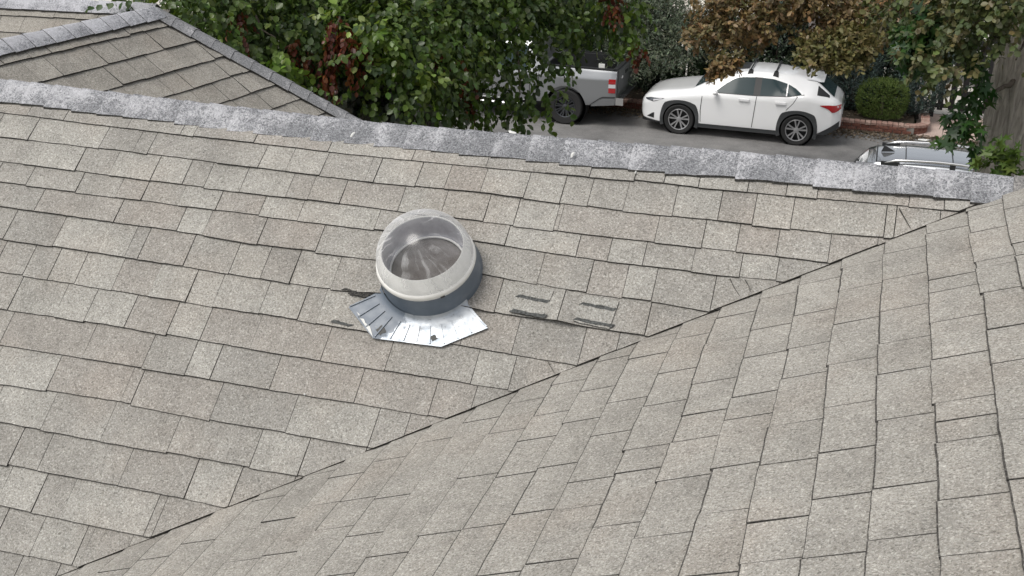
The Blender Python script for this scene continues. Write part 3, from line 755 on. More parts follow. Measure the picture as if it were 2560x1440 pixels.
# brick edging: bricks in two courses, the top ones weathered pale
def brick_mat(name, a, b):
    m = mat(name, rough=.9, spec=.2); t = NT(m); co = t.coord()
    oi = t.n('ShaderNodeObjectInfo'); c = t.ramp(oi.outputs['Random'], [(0, a), (1, b)])
    t.base(t.mix(1, c, t.ramp(t.noise(co, 25, 4, .65), [(.3, g(.62)), (.7, g(1.15))]), 'MULTIPLY')); return m
M_BR1 = brick_mat('red_brick', (.17, .07, .052), (.25, .125, .095)); M_BR2 = brick_mat('weathered_brick', (.33, .19, .155), (.46, .33, .275))
edge = tag(empty('brick_edging', (0, KY + .05, GZ)), 'low red brick edging with a weathered pale top row along the planted kerb', 'edging')
def brick_mesh(m, l, wd, h, seed):
    r_ = random.Random(seed); mb = MB(m)
    bm = bmesh.new(); bmesh.ops.create_cube(bm, size=1.)
    for v in bm.verts: v.co = Vector((v.co.x * l, v.co.y * wd, v.co.z * h)) + Vector([r_.uniform(-.004, .004) for _ in range(3)])
    bmesh.ops.bevel(bm, geom=bm.edges[:], offset=.007, segments=1, affect='EDGES', clamp_overlap=True)
    bm.verts.index_update(); mb.add([v.co for v in bm.verts], [[v.index for v in f.verts] for f in bm.faces]); bm.free()
    return mb.mesh('brick')
B1 = [brick_mesh(M_BR1, .195, .10, .072, i) for i in range(3)]; B2 = [brick_mesh(M_BR2, .112, .20, .066, 9 + i) for i in range(4)]
mb = MB(noisy('mortar', [(.3, (.22, .2, .18)), (.7, (.32, .3, .27))], 8))
mb.box((0, 0, .085), (9.1, .075, .15)); mb.build('mortar_bed', edge).location = (0, .015, 0)
def brick(me, x, y, z, rz=0.):
    o = link('brick', me, edge); o.location = (x, y, z); o.rotation_euler = (rnd.uniform(-.03, .03), rnd.uniform(-.03, .03), rz + rnd.uniform(-.03, .03))
for row in range(2):
    x = -4.3 + row * .1
    while x < 4.45:
        brick(rnd.choice(B1), x, rnd.uniform(-.006, .006), .042 + row * .08); x += .207
x = -4.3
while x < 4.42:
    brick(rnd.choice(B2), x, .045 + rnd.uniform(-.012, .012), .192 + rnd.uniform(-.006, .006)); x += .124
for i, a in enumerate(np.linspace(0, 1.45, 8)):                      # the end turns in along the drive
    cx, cy = 4.42 + .38 * math.sin(a), .42 - .38 * math.cos(a)
    for row in range(2): brick(B1[i % 3], cx, cy, .042 + row * .08, a)
    brick(B2[i % 4], cx, cy + .03, .192, a)
for i in range(7): brick(B2[i % 4], 4.80, .52 + i * .124, .192, R(90)); brick(B1[i % 3], 4.80, .52 + i * .124, .122, R(90)); brick(B1[(i + 1) % 3], 4.80, .52 + i * .124, .042, R(90))
scrap(4.76, 23.45, GZ + .012, .14, MAT_WHITE, 'flat white scrap lying on the road before the pink driveway', 'paper_scrap', 'scrap')

# ------------------------------------------------------------------ vehicles
def paint(name, col, metal=0., rough=.28, coat=1.): return mat(name, col, rough, metal, .5, coat)
M_TYRE = mat('tyre_rubber', (.018, .018, .018), .8)
M_TRIM = mat('black_trim', (.018, .019, .02), .5)
M_CLAD = mat('grey_cladding', (.045, .048, .05), .65)
M_GLASS = mat('tinted_glass', (.03, .05, .055), .10, spec=.18)
M_ALLOY = mat('alloy', (.50, .50, .51), .35, .7)
M_DARKALLOY = mat('dark_alloy', (.10, .105, .115), .35, .8)
M_CHROME = mat('chrome', (.8, .8, .8), .15, 1.)
M_RED = mat('red_lamp', (.42, .008, .012), .12, spec=.8, coat=1.)
M_CLEAR = mat('clear_lamp', (.72, .72, .74), .12, spec=.8, coat=1.)
M_LAMP = mat('headlamp_glass', (.06, .065, .075), .08, spec=.9, coat=1.)
M_WELL = mat('wheel_well', (.008, .008, .008), .95)

class CarShape:
    """a car body lofted from tables: x runs back from the nose, z up from the road, y is the half width"""
    def __init__(s, T): s.T = {k: (np.array([q[0] for q in v], float), np.array([q[1] for q in v], float)) for k, v in T.items()}
    def f(s, k, x): return float(np.interp(x, *s.T[k]))
    def section(s, x):
        zb, zm, zl, zt, w, wr = (s.f(k, x) for k in ('bottom', 'mid', 'belt', 'top', 'wide', 'roof'))
        ze = zl + (zt - zl) * .86; wl = w * .955
        return [(0, zb), (w * .8, zb), (w * .965, zb + .05), (w * .99, zb + .17), (w * .972, zm), (w * 1.0, zl - .13), (w * .99, zl - .06), (wl, zl),
                (wl + (wr - wl) * .55 + .012, zl + (ze - zl) * .5), (wr, ze), (wr * .90, zl + (zt - zl) * .955), (wr * .55, zl + (zt - zl) * .992), (0, zt)]
    def y(s, x, z):
        q = s.section(x)[2:10]; return float(np.interp(z, [p[1] for p in q], [p[0] for p in q]))
    def z(s, x, y):
        q = s.section(x)[9:][::-1]; return float(np.interp(abs(y), [p[0] for p in q], [p[1] for p in q]))
    def mesh(s, mb, xs, mi=0):
        rings = []
        for x in xs:
            q = s.section(x); rings.append([(x, a, b) for a, b in q] + [(x, -a, b) for a, b in q[-2:0:-1]])
        n = len(rings[0]); vs = [v for r_ in rings for v in r_]
        fs = [(i * n + j, i * n + (j + 1) % n, (i + 1) * n + (j + 1) % n, (i + 1) * n + j) for i in range(len(xs) - 1) for j in range(n)]
        fs += [tuple(range(n))[::-1], tuple(range((len(xs) - 1) * n, len(xs) * n))]
        mb.add(vs, fs, mi, True); return mb
    def side(s, mb, xs, lo, hi, sgn, off=.006, nz=5, mi=0):
        """a patch lying on one flank between two curves z = lo(x) and z = hi(x)"""
        vs = []
        for x in xs:
            a, b = lo(x), max(hi(x), lo(x) + .001)
            for j in range(nz + 1):
                z = a + (b - a) * j / nz; vs.append((x, sgn * (s.y(x, z) + off), z))
        k = nz + 1; fs = [(i * k + j, (i + 1) * k + j, (i + 1) * k + j + 1, i * k + j + 1) for i in range(len(xs) - 1) for j in range(nz)]
        mb.add(vs, fs, mi, True); return mb
    def over(s, mb, xs, yw, off=.008, ny=10, mi=0, y0=None):
        """a patch lying on the top between -yw(x) and yw(x)"""
        vs = []
        for x in xs:
            a = -yw(x) if y0 is None else y0(x); b = yw(x)
            for j in range(ny + 1):
                y = a + (b - a) * j / ny; sl = (s.f('top', x + .05) - s.f('top', x - .05)) / .1
                nl = math.hypot(1, sl); vs.append((x - off * sl / nl, y, s.z(x, y) + off / nl))
        k = ny + 1; fs = [(i * k + j, i * k + j + 1, (i + 1) * k + j + 1, (i + 1) * k + j) for i in range(len(xs) - 1) for j in range(ny)]
        mb.add(vs, fs, mi, True); return mb
def poly_fn(pts):
    xs = [p_[0] for p_ in pts]; zs_ = [p_[1] for p_ in pts]
    return lambda x: float(np.interp(x, xs, zs_))
def carve(mb, cutter, sharp=32):
    """the lofted body less the wheel housings (and a load bed)"""
    a = mb.build('body'); b = cutter.build('cutter')
    md = a.modifiers.new('cut', 'BOOLEAN'); md.operation = 'DIFFERENCE'; md.object = b; md.solver = 'EXACT'
    me = bpy.data.meshes.new_from_object(a.evaluated_get(bpy.context.evaluated_depsgraph_get()))
    bpy.data.objects.remove(a); bpy.data.objects.remove(b)
    me.set_sharp_from_angle(angle=R(sharp)); return me
def wheel(parent, x, y, sgn, rad, wid, rim_r, style, m_rim_):
    wh = empty('wheel', (x, y, rad), 0, parent)
    mw = Matrix.Rotation(R(90), 4, 'X') if sgn < 0 else Matrix.Rotation(R(-90), 4, 'X')   # local +z looks outwards
    h = wid / 2
    MB(M_TYRE).lathe([(rim_r, -h * .9), (rad * .93, -h), (rad * .985, -h * .8), (rad, -h * .45), (rad, h * .45), (rad * .985, h * .8), (rad * .93, h), (rim_r + .012, h * .93), (rim_r, h * .85)], 40, 0, mw).build('tyre', wh, 30)
    mb = MB(m_rim_, M_TRIM)
    mb.lathe([(rim_r, h * .86), (rim_r - .006, h * .92), (rim_r - .020, h * .88)], 40, 0, mw); mb.lathe([(rim_r - .020, h * .88), (rim_r - .026, h * .45), (rim_r - .03, -h * .5)], 40, 1, mw)
    mb.lathe([(rim_r - .03, -h * .1), (.0001, -h * .1)], 32, 1, mw)
    mb.lathe([(.062, h * .5), (.058, h * .74), (.03, h * .80), (.0001, h * .80)], 20, 0, mw)
    n = 5 if style == 'double' else 9
    for i in range(n):
        a = 2 * math.pi * i / n + (.3 if style == 'double' else .17)
        for da in ((-.15, .15) if style == 'double' else (-.10, .10)):
            b = a + da; b2 = a + da * (1.5 if style == 'double' else 1.35)
            p0 = Vector((.045 * math.cos(b), .045 * math.sin(b), h * .66)); p1 = Vector(((rim_r - .015) * math.cos(b2), (rim_r - .015) * math.sin(b2), h * .82))
            tdir = (p1 - p0).normalized(); sd_ = Vector((-tdir.y, tdir.x, 0)).normalized(); w0, w1 = (.012, .017) if style == 'double' else (.009, .014)
            dz = Vector((0, 0, -.035)); q = [p0 - sd_ * w0, p0 + sd_ * w0, p1 + sd_ * w1, p1 - sd_ * w1]
            mb.add([mw @ v for v in q + [v + dz for v in q]], [(0, 1, 2, 3), (0, 4, 5, 1), (1, 5, 6, 2), (3, 2, 6, 7), (0, 3, 7, 4)], 0)
    mb.build('rim', wh, 30)
    return wh
def wells(mbc, axles, y_in, y_out, r_):
    for x, z in axles:
        for sgn in (-1, 1):
            mw = Matrix.Translation((x, sgn * (y_in + y_out) / 2, z)) @ Matrix.Rotation(R(90), 4, 'X'); hh = (y_out - y_in) / 2; n = 32
            vs = [mw @ Vector((r_ * math.cos(2 * math.pi * i / n), r_ * math.sin(2 * math.pi * i / n), k)) for k in (-hh, hh) for i in range(n)]
            mbc.add(vs, [(i, (i + 1) % n, n + (i + 1) % n, n + i) for i in range(n)] + [tuple(range(n))[::-1], tuple(range(n, 2 * n))])
    return mbc
def liners(car, axles, y_in, y_out, r_):
    for x, z in axles:
        for sgn in (-1, 1):
            mw = Matrix.Translation((x, 0, z)) @ Matrix.Rotation(R(90), 4, 'X'); k = -sgn
            MB(M_WELL).lathe([(.0001, k * (y_in + .005)), (r_ - .004, k * (y_in + .005)), (r_ - .004, k * y_out)], 32, 0, mw).build('wheel_well', car)
def arch(car, S, x, z, r0, r1, sgn, m, off=.016, a0=-22, a1=202, square=0.):
    mb = MB(m); n = 36; vs = []
    for i in range(n + 1):
        a = R(a0 + (a1 - a0) * i / n); c, s_ = math.cos(a), math.sin(a)
        k = 1 + square * (1 - max(abs(c), abs(s_))) * 1.6
        for r_, o in ((r0, -.05), (r0, off), (r1 * k, off), (r1 * k + .004, -.01)):
            xx, zz = x + r_ * c, max(z + r_ * s_, .16)
            vs.append((xx, sgn * (S.y(xx, max(zz, S.f('bottom', xx) + .06)) + o), zz))
    mb.add(vs, [(i * 4 + j, (i + 1) * 4 + j, (i + 1) * 4 + j + 1, i * 4 + j + 1) for i in range(n) for j in range(3)], 0, True)
    return mb.build('arch_trim', car, 30)
def lin(a, b, n): return [a + (b - a) * i / n for i in range(n + 1)]
def seam(car, S, pts, sgn, wd=.014, off=.004, name='door_seam'):
    mb = MB(M_TRIM); vs = []
    fx = poly_fn([(q[1], q[0]) for q in pts]); z0_, z1_ = pts[0][1], pts[-1][1]
    pts = [(fx(z0_ + (z1_ - z0_) * i / 14), z0_ + (z1_ - z0_) * i / 14) for i in range(15)]
    for x, z in pts: y = sgn * (S.y(x, z) + off); vs += [(x - wd / 2, y, z), (x + wd / 2, y, z)]
    mb.add(vs, [(2 * i, 2 * i + 1, 2 * i + 3, 2 * i + 2) for i in range(len(pts) - 1)]); return mb.build(name, car)

# --- the white crossover
WX0 = -.64 - .93                              # world x of its nose; the nose points to -x
xo = tag(empty('parked_crossover', (WX0, 23.08, GZ)), 'white crossover with black wheel arches and roof mounts, parked facing left on the street', 'car')
SX = CarShape({'bottom': [(0, .30), (.12, .21), (.5, .19), (3.8, .20), (4.2, .27), (4.495, .42)],
               'mid': [(0, .50), (.5, .52), (3.8, .55), (4.495, .62)],
               'belt': [(0, .62), (.08, .70), (.3, .80), (.8, .90), (1.3, .98), (2.2, 1.02), (3.2, 1.06), (3.75, 1.12), (4.15, 1.06), (4.35, 1.0), (4.495, .80)],
               'top': [(0, .68), (.06, .78), (.2, .87), (.5, .95), (.95, 1.02), (1.18, 1.06), (1.42, 1.19), (1.85, 1.405), (2.1, 1.485), (2.5, 1.535), (2.9, 1.54), (3.4, 1.50), (3.86, 1.43), (3.92, 1.40), (4.28, 1.10), (4.38, 1.05), (4.46, .98), (4.495, .86)],
               'wide': [(0, .56), (.05, .66), (.16, .76), (.4, .85), (.8, .895), (1.4, .905), (3.0, .905), (3.5, .92), (4.0, .905), (4.3, .84), (4.44, .74), (4.495, .64)],
               'roof': [(0, .48), (.2, .66), (.9, .74), (1.2, .72), (1.9, .61), (2.8, .585), (3.6, .56), (3.9, .60), (4.3, .66), (4.495, .55)]})
axX = [(.93, .345), (3.57, .345)]
MW = paint('white_pearl', (.87, .875, .875), 0., .22)
xs = sorted(set([round(v, 3) for v in lin(0, 4.495, 46)] + [.05, .12, 1.18, 1.42, 3.86, 3.92, 4.28, 4.38, 4.46]))
me = carve(SX.mesh(MB(MW), xs), wells(MB(MW), axX, .58, 1.1, .385)); link('body', me, xo); pass
liners(xo, axX, .58, .86, .385)
for (x, z) in axX:
    for sgn in (-1, 1):
        wheel(xo, x, sgn * .795, sgn, .345, .225, .245, 'double', M_ALLOY)
        arch(xo, SX, x, z, .378, .448, sgn, M_CLAD, square=.30)
for sgn in (-1, 1):
    mb = MB(M_CLAD); SX.side(mb, lin(1.33, 3.17, 16), lambda x: .205, lambda x: .30, sgn, .010, 3); mb.build('sill', xo, 30)
    mb = MB(M_CLAD); SX.side(mb, lin(4.02, 4.47, 8), lambda x: .29 + max(0, x - 4.2) * .55, poly_fn([(4.02, .31), (4.2, .42), (4.47, .60)]), sgn, .010, 3); mb.build('bumper_trim', xo, 30)
    mb = MB(M_TRIM); SX.side(mb, lin(.05, .50, 8), lambda x: .22 + .0 * x, poly_fn([(.05, .30), (.5, .25)]), sgn, .010, 2); mb.build('lower_lip', xo, 30)
    mb = MB(M_TRIM); SX.side(mb, lin(.17, .34, 5), poly_fn([(.17, .33), (.34, .31)]), poly_fn([(.17, .335), (.30, .43), (.34, .44)]), sgn, .008, 3); mb.build('fog_vent', xo, 30)
    mb = MB(M_LAMP); SX.side(mb, lin(.10, .56, 10), poly_fn([(.10, .715), (.30, .69), (.56, .795)]), poly_fn([(.10, .735), (.22, .775), (.56, .80)]), sgn, .008, 4); hl = mb.build('headlight', xo, 30)
    mb = MB(M_CLEAR); SX.side(mb, lin(.30, .50, 5), poly_fn([(.30, .705), (.5, .772)]), poly_fn([(.30, .745), (.5, .79)]), sgn, .012, 2); mb.build('reflector', hl)
    mb = MB(M_RED); SX.side(mb, lin(4.02, 4.47, 10), poly_fn([(4.02, .945), (4.22, .87), (4.28, .80), (4.36, .80), (4.47, .87)]), poly_fn([(4.02, .955), (4.2, .965), (4.47, .955)]), sgn, .010, 4); mb.build('tail_light', xo, 30)
    # windows: front door, rear door, corner pane, black pillar between
    win_lo = poly_fn([(1.66, 1.035), (2.6, 1.045), (3.3, 1.085), (3.62, 1.15)])
    for a, b, hi in ((1.70, 2.55, [(1.70, 1.05), (1.92, 1.23), (2.10, 1.345), (2.28, 1.39), (2.55, 1.405)]), (2.70, 3.26, [(2.70, 1.405), (2.95, 1.395), (3.26, 1.325)]), (3.29, 3.60, [(3.29, 1.315), (3.45, 1.25), (3.56, 1.18), (3.60, 1.145)])):
        mb = MB(M_GLASS); SX.side(mb, lin(a, b, 12), win_lo, poly_fn(hi), sgn, .009, 6); mb.build('window', xo, 40)
    mb = MB(M_TRIM); SX.side(mb, lin(2.54, 2.71, 4), win_lo, lambda x: 1.408, sgn, .0075, 6); mb.build('door_pillar', xo, 40)
    mb = MB(M_TRIM); SX.side(mb, lin(1.64, 3.66, 24), lambda x: win_lo(x) - .012, win_lo, sgn, .0085, 1); mb.build('window_strip', xo, 40)
    seam(xo, SX, [(1.42, .34), (1.40, .6), (1.42, .93)], sgn); seam(xo, SX, [(2.58, .32), (2.60, .6), (2.63, 1.03)], sgn)
    seam(xo, SX, [(3.30, .78), (3.44, .95), (3.52, 1.10)], sgn)
    for hx in (2.36, 3.17):
        o = MB(MW).box((hx, sgn * (SX.y(hx, .93) + .018), .93), (.23, .04, .045)).build('door_handle', xo)
    mb = MB(MW); mb.lathe([(.0001, -.10), (.045, -.085), (.066, -.02), (.06, .05), (.03, .09), (.0001, .095)], 14, 0, Matrix.Translation((1.72, sgn * 1.0, 1.06)) @ Matrix.Rotation(R(90), 4, 'X') @ Matrix.Scale(.75, 4, (0, 1, 0))); mi_ = mb.build('mirror', xo)
    MB(M_TRIM).tube([(1.74, sgn * .86, 1.01), (1.73, sgn * .96, 1.03)], .022, 8).build('mirror_stalk', xo)
mb = MB(M_GLASS); SX.over(mb, lin(1.22, 1.93, 12), lambda x: SX.f('roof', x) * .90, .008); mb.build('windscreen', xo, 40)
mb = MB(M_GLASS); SX.over(mb, lin(3.95, 4.29, 8), lambda x: SX.f('roof', x) * .88, .008); mb.build('rear_window', xo, 40)
for sgn in (-1, 1):      # black corners that carry the rear glass round to the flank
    mb = MB(M_TRIM); SX.side(mb, lin(3.93, 4.20, 5), lambda x: SX.f('belt', x) + .06, lambda x: SX.f('belt', x) + (SX.f('top', x) - SX.f('belt', x)) * .8, sgn, .008, 3); mb.build('rear_corner', xo, 40)
mb = MB(MW); SX.over(mb, lin(3.66, 4.02, 6), lambda x: .58, .03); vs = mb.v
mb.v = [(a, b, max(c, 1.405)) for a, b, c in mb.v]; mb.build('spoiler', xo, 40)
mb = MB(M_TRIM); SX.over(mb, lin(2.02, 2.36, 4), lambda x: .50, .006, 6, 0, lambda x: -.30); mb.build('sunroof', xo, 40)
for rx in (2.42, 2.98):
    for sgn in (-1, 1):
        mb = MB(M_TRIM); y_ = sgn * .56; z_ = SX.z(rx, .56)
        mb.add([(rx - .07, y_ + sgn * .04, z_ - .05), (rx + .07, y_ + sgn * .04, z_ - .05), (rx + .035, y_ + sgn * .0, z_ + .075), (rx - .035, y_, z_ + .075),
                (rx - .07, y_ - sgn * .07, z_ - .01), (rx + .07, y_ - sgn * .07, z_ - .01), (rx + .035, y_ - sgn * .05, z_ + .075), (rx - .035, y_ - sgn * .05, z_ + .075)],
               [(0, 1, 2, 3), (4, 7, 6, 5), (0, 4, 5, 1), (1, 5, 6, 2), (2, 6, 7, 3), (3, 7, 4, 0)]); mb.build('roof_mount', xo)
    mb = MB(M_TRIM); mb.tube([(rx, -.58, SX.z(rx, .56) + .085), (rx, .58, SX.z(rx, .56) + .085)], .018, 8); mb.build('crossbar', xo)
MB(mat('grille', (.02, .02, .02), .4)).box((-.004, 0, .50), (.02, .72, .34)).build('grille', xo)
MB(M_CLEAR).box((4.499, 0, .72), (.012, .5, .13)).build('number_plate', xo)

# --- the silver pickup
TX0 = -3.314 - 4.62
tk = tag(empty('parked_pickup', (TX0, 23.05, GZ)), 'silver pickup truck with an open dark bed, half hidden behind the leafy tree', 'pickup truck')
ST = CarShape({'bottom': [(0, .45), (.2, .36), (.8, .42), (5.2, .46), (5.5, .50), (5.81, .55)],
               'mid': [(0, .72), (5.81, .78)], 'belt': [(0, .98), (.3, 1.08), (1.6, 1.20), (3.9, 1.22), (5.81, 1.22)],
               'top': [(0, 1.05), (.1, 1.16), (.6, 1.22), (1.6, 1.27), (1.75, 1.33), (2.35, 1.80), (2.6, 1.90), (3.1, 1.935), (3.7, 1.90), (3.82, 1.86), (3.98, 1.40), (4.0, 1.355), (5.70, 1.345), (5.81, 1.335)],
               'wide': [(0, .80), (.1, .90), (.4, .98), (1.2, 1.0), (5.4, 1.0), (5.7, .985), (5.81, .96)],
               'roof': [(0, .70), (.5, .86), (1.6, .86), (2.4, .74), (3.7, .72), (3.9, .80), (4.0, .93), (5.81, .90)]})
axT = [(.92, .415), (4.62, .415)]
MS = paint('silver_paint', (.31, .32, .33), .60, .32)
xs = sorted(set([round(v, 3) for v in lin(0, 5.81, 44)] + [.1, 1.6, 1.75, 2.35, 2.6, 3.7, 3.82, 3.98, 4.0, 5.70]))
cut = wells(MB(MS), axT, .62, 1.2, .50); cut.box((4.885, 0, 1.2), (1.62, 1.66, .9))
me = carve(ST.mesh(MB(MS), xs), cut); link('body', me, tk); pass
liners(tk, axT, .62, .93, .50)
bed = MB(M_TRIM)
for c, sz in (((4.885, 0, .765), (1.60, 1.64, .02)), ((4.885, .822, 1.05), (1.60, .012, .58)), ((4.885, -.822, 1.05), (1.60, .012, .58)), ((4.085, 0, 1.05), (.012, 1.62, .58)), ((5.685, 0, 1.05), (.012, 1.62, .58))): bed.box(c, sz)
bed.build('bed_liner', tk)
for sgn in (-1, 1):
    MB(M_TRIM).box((4.87, sgn * .875, 1.362), (1.72, .085, .022)).build('bed_rail', tk)
    for x, z in axT:
        wheel(tk, x, sgn * .85, sgn, .415, .28, .25, 'split', M_DARKALLOY)
    MB(M_CHROME).tube([(1.7, sgn * 1.03, .42), (2.0, sgn * 1.06, .40), (3.6, sgn * 1.06, .40), (3.75, sgn * 1.02, .43)], .042, 10).build('side_step', tk)
    tl = empty('tail_light', (0, 0, 0), 0, tk)
    for a, b, m_ in ((1.04, 1.16, M_RED), (.95, 1.04, M_CLEAR), (.83, .95, M_RED)):
        mb = MB(m_); ST.side(mb, lin(5.64, 5.80, 4), lambda x: a + .004 + (.05 if a < .8 else 0) * (5.8 - x) * 4, lambda x: b, sgn, .014, 3); mb.build('lens', tl, 40)
    lo = poly_fn([(1.75, 1.24), (3.75, 1.26)])
    for a, b, hi in ((1.85, 2.78, [(1.85, 1.30), (2.3, 1.64), (2.5, 1.74), (2.78, 1.765)]), (2.86, 3.66, [(2.86, 1.765), (3.4, 1.76), (3.66, 1.72)])):
        mb = MB(M_GLASS); ST.side(mb, lin(a, b, 10), lo, poly_fn(hi), sgn, .009, 5); mb.build('window', tk, 40)
    seam(tk, ST, [(1.82, .55), (1.80, .9), (1.84, 1.22)], sgn); seam(tk, ST, [(2.82, .55), (2.83, 1.24)], sgn); seam(tk, ST, [(3.74, .55), (3.76, 1.24)], sgn)
    seam(tk, ST, [(3.97, .60), (3.97, 1.3)], sgn, .014)
    for hx in (2.68, 3.60): MB(MS).box((hx, sgn * (ST.y(hx, 1.10) + .02), 1.10), (.2, .03, .04)).build('door_handle', tk)
    mb = MB(M_TRIM); mb.box((1.98, sgn * 1.13, 1.36), (.10, .18, .26)); mb.build('mirror', tk)
    # bumper corner, bright with a dark crease above it
    mb = MB(MS); ST.side(mb, lin(5.25, 5.80, 8), poly_fn([(5.25, .50), (5.81, .56)]), poly_fn([(5.25, .515), (5.5, .70), (5.81, .72)]), sgn, .03, 3); mb.build('bumper_corner', tk, 30)
    mb = MB(M_TRIM); ST.side(mb, lin(5.22, 5.80, 8), poly_fn([(5.22, .515), (5.48, .71), (5.81, .73)]), poly_fn([(5.22, .53), (5.48, .735), (5.81, .755)]), sgn, .02, 1); mb.build('bumper_crease', tk, 30)
MB(M_CHROME).box((5.90, 0, .64), (.18, 1.86, .17)).build('rear_bumper', tk)
MB(M_TRIM).box((5.93, 0, .735), (.13, 1.2, .02)).build('bumper_step', tk)
MB(mat('tailgate_grey', (.16, .165, .17), .4, .4)).box((5.825, 0, 1.06), (.02, 1.56, .52)).build('tailgate', tk)
MB(M_TRIM).box((5.84, 0, 1.18), (.02, .26, .07)).build('tailgate_handle', tk)
MB(M_TRIM).box((5.76, 0, 1.357), (.10, 1.70, .03)).build('tailgate_cap', tk)
MB(MAT_WHITE).box((5.42, -.80, 1.41), (.14, .03, .10)).build('tie_down', tk)
MB(MAT_WHITE).box((5.842, -.45, 1.12), (.01, .10, .06)).build('badge', tk)
mb = MB(M_GLASS); ST.over(mb, lin(1.78, 2.36, 8), lambda x: ST.f('roof', x) * .9, .008); mb.build('windscreen', tk, 40)

# --- the wagon at the near kerb, only its roof shows above the ridge
sx0 = 3.22
sv = tag(empty('parked_wagon', (sx0, 16.3, GZ), 0), 'silver wagon with roof rails, mostly hidden behind the ridge beside the tree trunk', 'car')
SW = CarShape({'bottom': [(0, .42), (.3, .25), (4.3, .22), (4.75, .35)], 'mid': [(0, .62), (4.75, .55)], 'belt': [(0, .95), (.3, 1.08), (3.3, 1.02), (4.4, .85), (4.75, .7)],
               'top': [(0, 1.0), (.08, 1.15), (.22, 1.42), (.36, 1.58), (.5, 1.645), (1.0, 1.69), (1.8, 1.70), (2.5, 1.66), (2.9, 1.58), (3.6, 1.10), (4.4, .95), (4.75, .75)],
               'wide': [(0, .80), (.25, .88), (1, .92), (4, .90), (4.5, .80), (4.75, .62)], 'roof': [(0, .62), (.5, .60), (1.5, .63), (2.6, .60), (3.5, .72), (4.75, .5)]})
axS = [(.95, .35), (3.75, .35)]
M_SV = mat('silver_roof', (.55, .57, .59), .16, .85, .5, 1.)
xs = sorted(set([round(v, 3) for v in lin(0, 4.75, 40)] + [.08, .22, .36, .5, 2.9, 3.6]))
me = carve(SW.mesh(MB(M_SV), xs), wells(MB(M_SV), axS, .58, 1.1, .39)); link('body', me, sv)
liners(sv, axS, .58, .86, .39)
for x, z in axS:
    for sgn in (-1, 1): wheel(sv, x, sgn * .79, sgn, .35, .225, .24, 'double', M_ALLOY)
M_PANO = mat('glass_roof', (.52, .55, .58), .10, .8, .9, 1.)
mb = MB(M_PANO); SW.over(mb, lin(.98, 1.70, 8), lambda x: .50, .006); mb.build('roof_panel', sv, 40)
mb = MB(M_PANO); SW.over(mb, lin(1.72, 2.45, 8), lambda x: .50, .006); mb.build('roof_panel', sv, 40)
for x in (.50, .965, 1.71): mb = MB(M_TRIM); SW.over(mb, lin(x - .008, x + .008, 1), lambda q: .54, .010); mb.build('roof_seam', sv)
mb = MB(M_TRIM); SW.over(mb, lin(.02, .20, 4), lambda x: .56, .02); mb.build('spoiler_end', sv)
mb = MB(M_GLASS); SW.over(mb, lin(2.95, 3.58, 8), lambda x: .56, .008); mb.build('windscreen', sv, 40)
mb = MB(M_TRIM); mb.add([(.56, -.012, 1.66), (.56, .012, 1.66), (.78, .02, 1.685), (.78, -.02, 1.685), (.60, -.004, 1.77), (.60, .004, 1.77), (.66, .004, 1.75), (.66, -.004, 1.75)], [(0, 1, 5, 4), (1, 2, 6, 5), (2, 3, 7, 6), (3, 0, 4, 7), (4, 5, 6, 7)]); mb.build('aerial', sv)
for sgn in (-1, 1):
    pts = [(.62, sgn * .60, 1.64)] + [(x, sgn * .60, SW.z(x, .58) + .075) for x in lin(.80, 2.5, 10)] + [(2.68, sgn * .60, 1.60)]
    MB(M_CHROME).tube(pts, [.012] + [.024] * 11 + [.012], 10).build('roof_rail', sv)
    for x in (.72, 1.7, 2.4): MB(M_TRIM).box((x, sgn * .60, SW.z(x, .58) + .02), (.30 if x < .9 else .09, .022, .075)).build('rail_foot', sv)
    lo = lambda x: SW.f('belt', x) + .03
    for a, b, hi in ((.42, 1.0, [(.42, 1.42), (.7, 1.52), (1.0, 1.54)]), (1.05, 1.9, [(1.05, 1.54), (1.9, 1.54)]), (1.97, 2.95, [(1.97, 1.54), (2.4, 1.50), (2.95, 1.2)])):
        mb = MB(M_GLASS); SW.side(mb, lin(a, b, 10), lo, poly_fn(hi), sgn, .009, 5); mb.build('window', sv, 40)

# ------------------------------------------------------------------ foliage
def leaf_mat(name, rough=.45, trans=.25, tint=(1, 1, 1), spec=.35):
    m = bpy.data.materials.new(name); m.use_nodes = True; t = NT(m)
    at = t.n('ShaderNodeAttribute', attribute_name='leaf'); c = t.mix(1, at.outputs['Color'], tint, 'MULTIPLY')
    t.base(c); t.b.inputs['Roughness'].default_value = rough; t.b.inputs['Specular IOR Level'].default_value = spec
    tr_ = t.n('ShaderNodeBsdfTranslucent'); t.l(t.mix(1, c, (1.25, 1.35, .6), 'MULTIPLY'), tr_.inputs[0])
    mx_ = t.n('ShaderNodeMixShader'); mx_.inputs[0].default_value = trans
    t.l(t.b.outputs[0], mx_.inputs[1]); t.l(tr_.outputs[0], mx_.inputs[2]); t.l(mx_.outputs[0], t.o.inputs['Surface'])
    return m
M_LEAF = leaf_mat('broad_leaf', .36, .30, spec=.5); M_LEAF2 = leaf_mat('leathery_leaf', .42, .12); M_NEEDLE = leaf_mat('fine_needle', .65, .10, spec=.15)
def bark_mat(name, a, b, sc=6.):
    m = mat(name, rough=.95, spec=.1); t = NT(m); co = t.coord(); mp_ = t.n('ShaderNodeMapping'); mp_.inputs['Scale'].default_value = (1, 1, .16); t.l(co, mp_.inputs[0])
    n_ = t.noise(mp_.outputs[0], sc * 3, 5, .65, 1.); t.base(t.ramp(n_, [(.32, a), (.66, b)])); t.bump(n_, .9, .03); return m
M_BARK = bark_mat('brown_bark', (.05, .04, .032), (.16, .135, .11)); M_TWIG = bark_mat('twig_bark', (.09, .075, .06), (.20, .17, .14), 20)
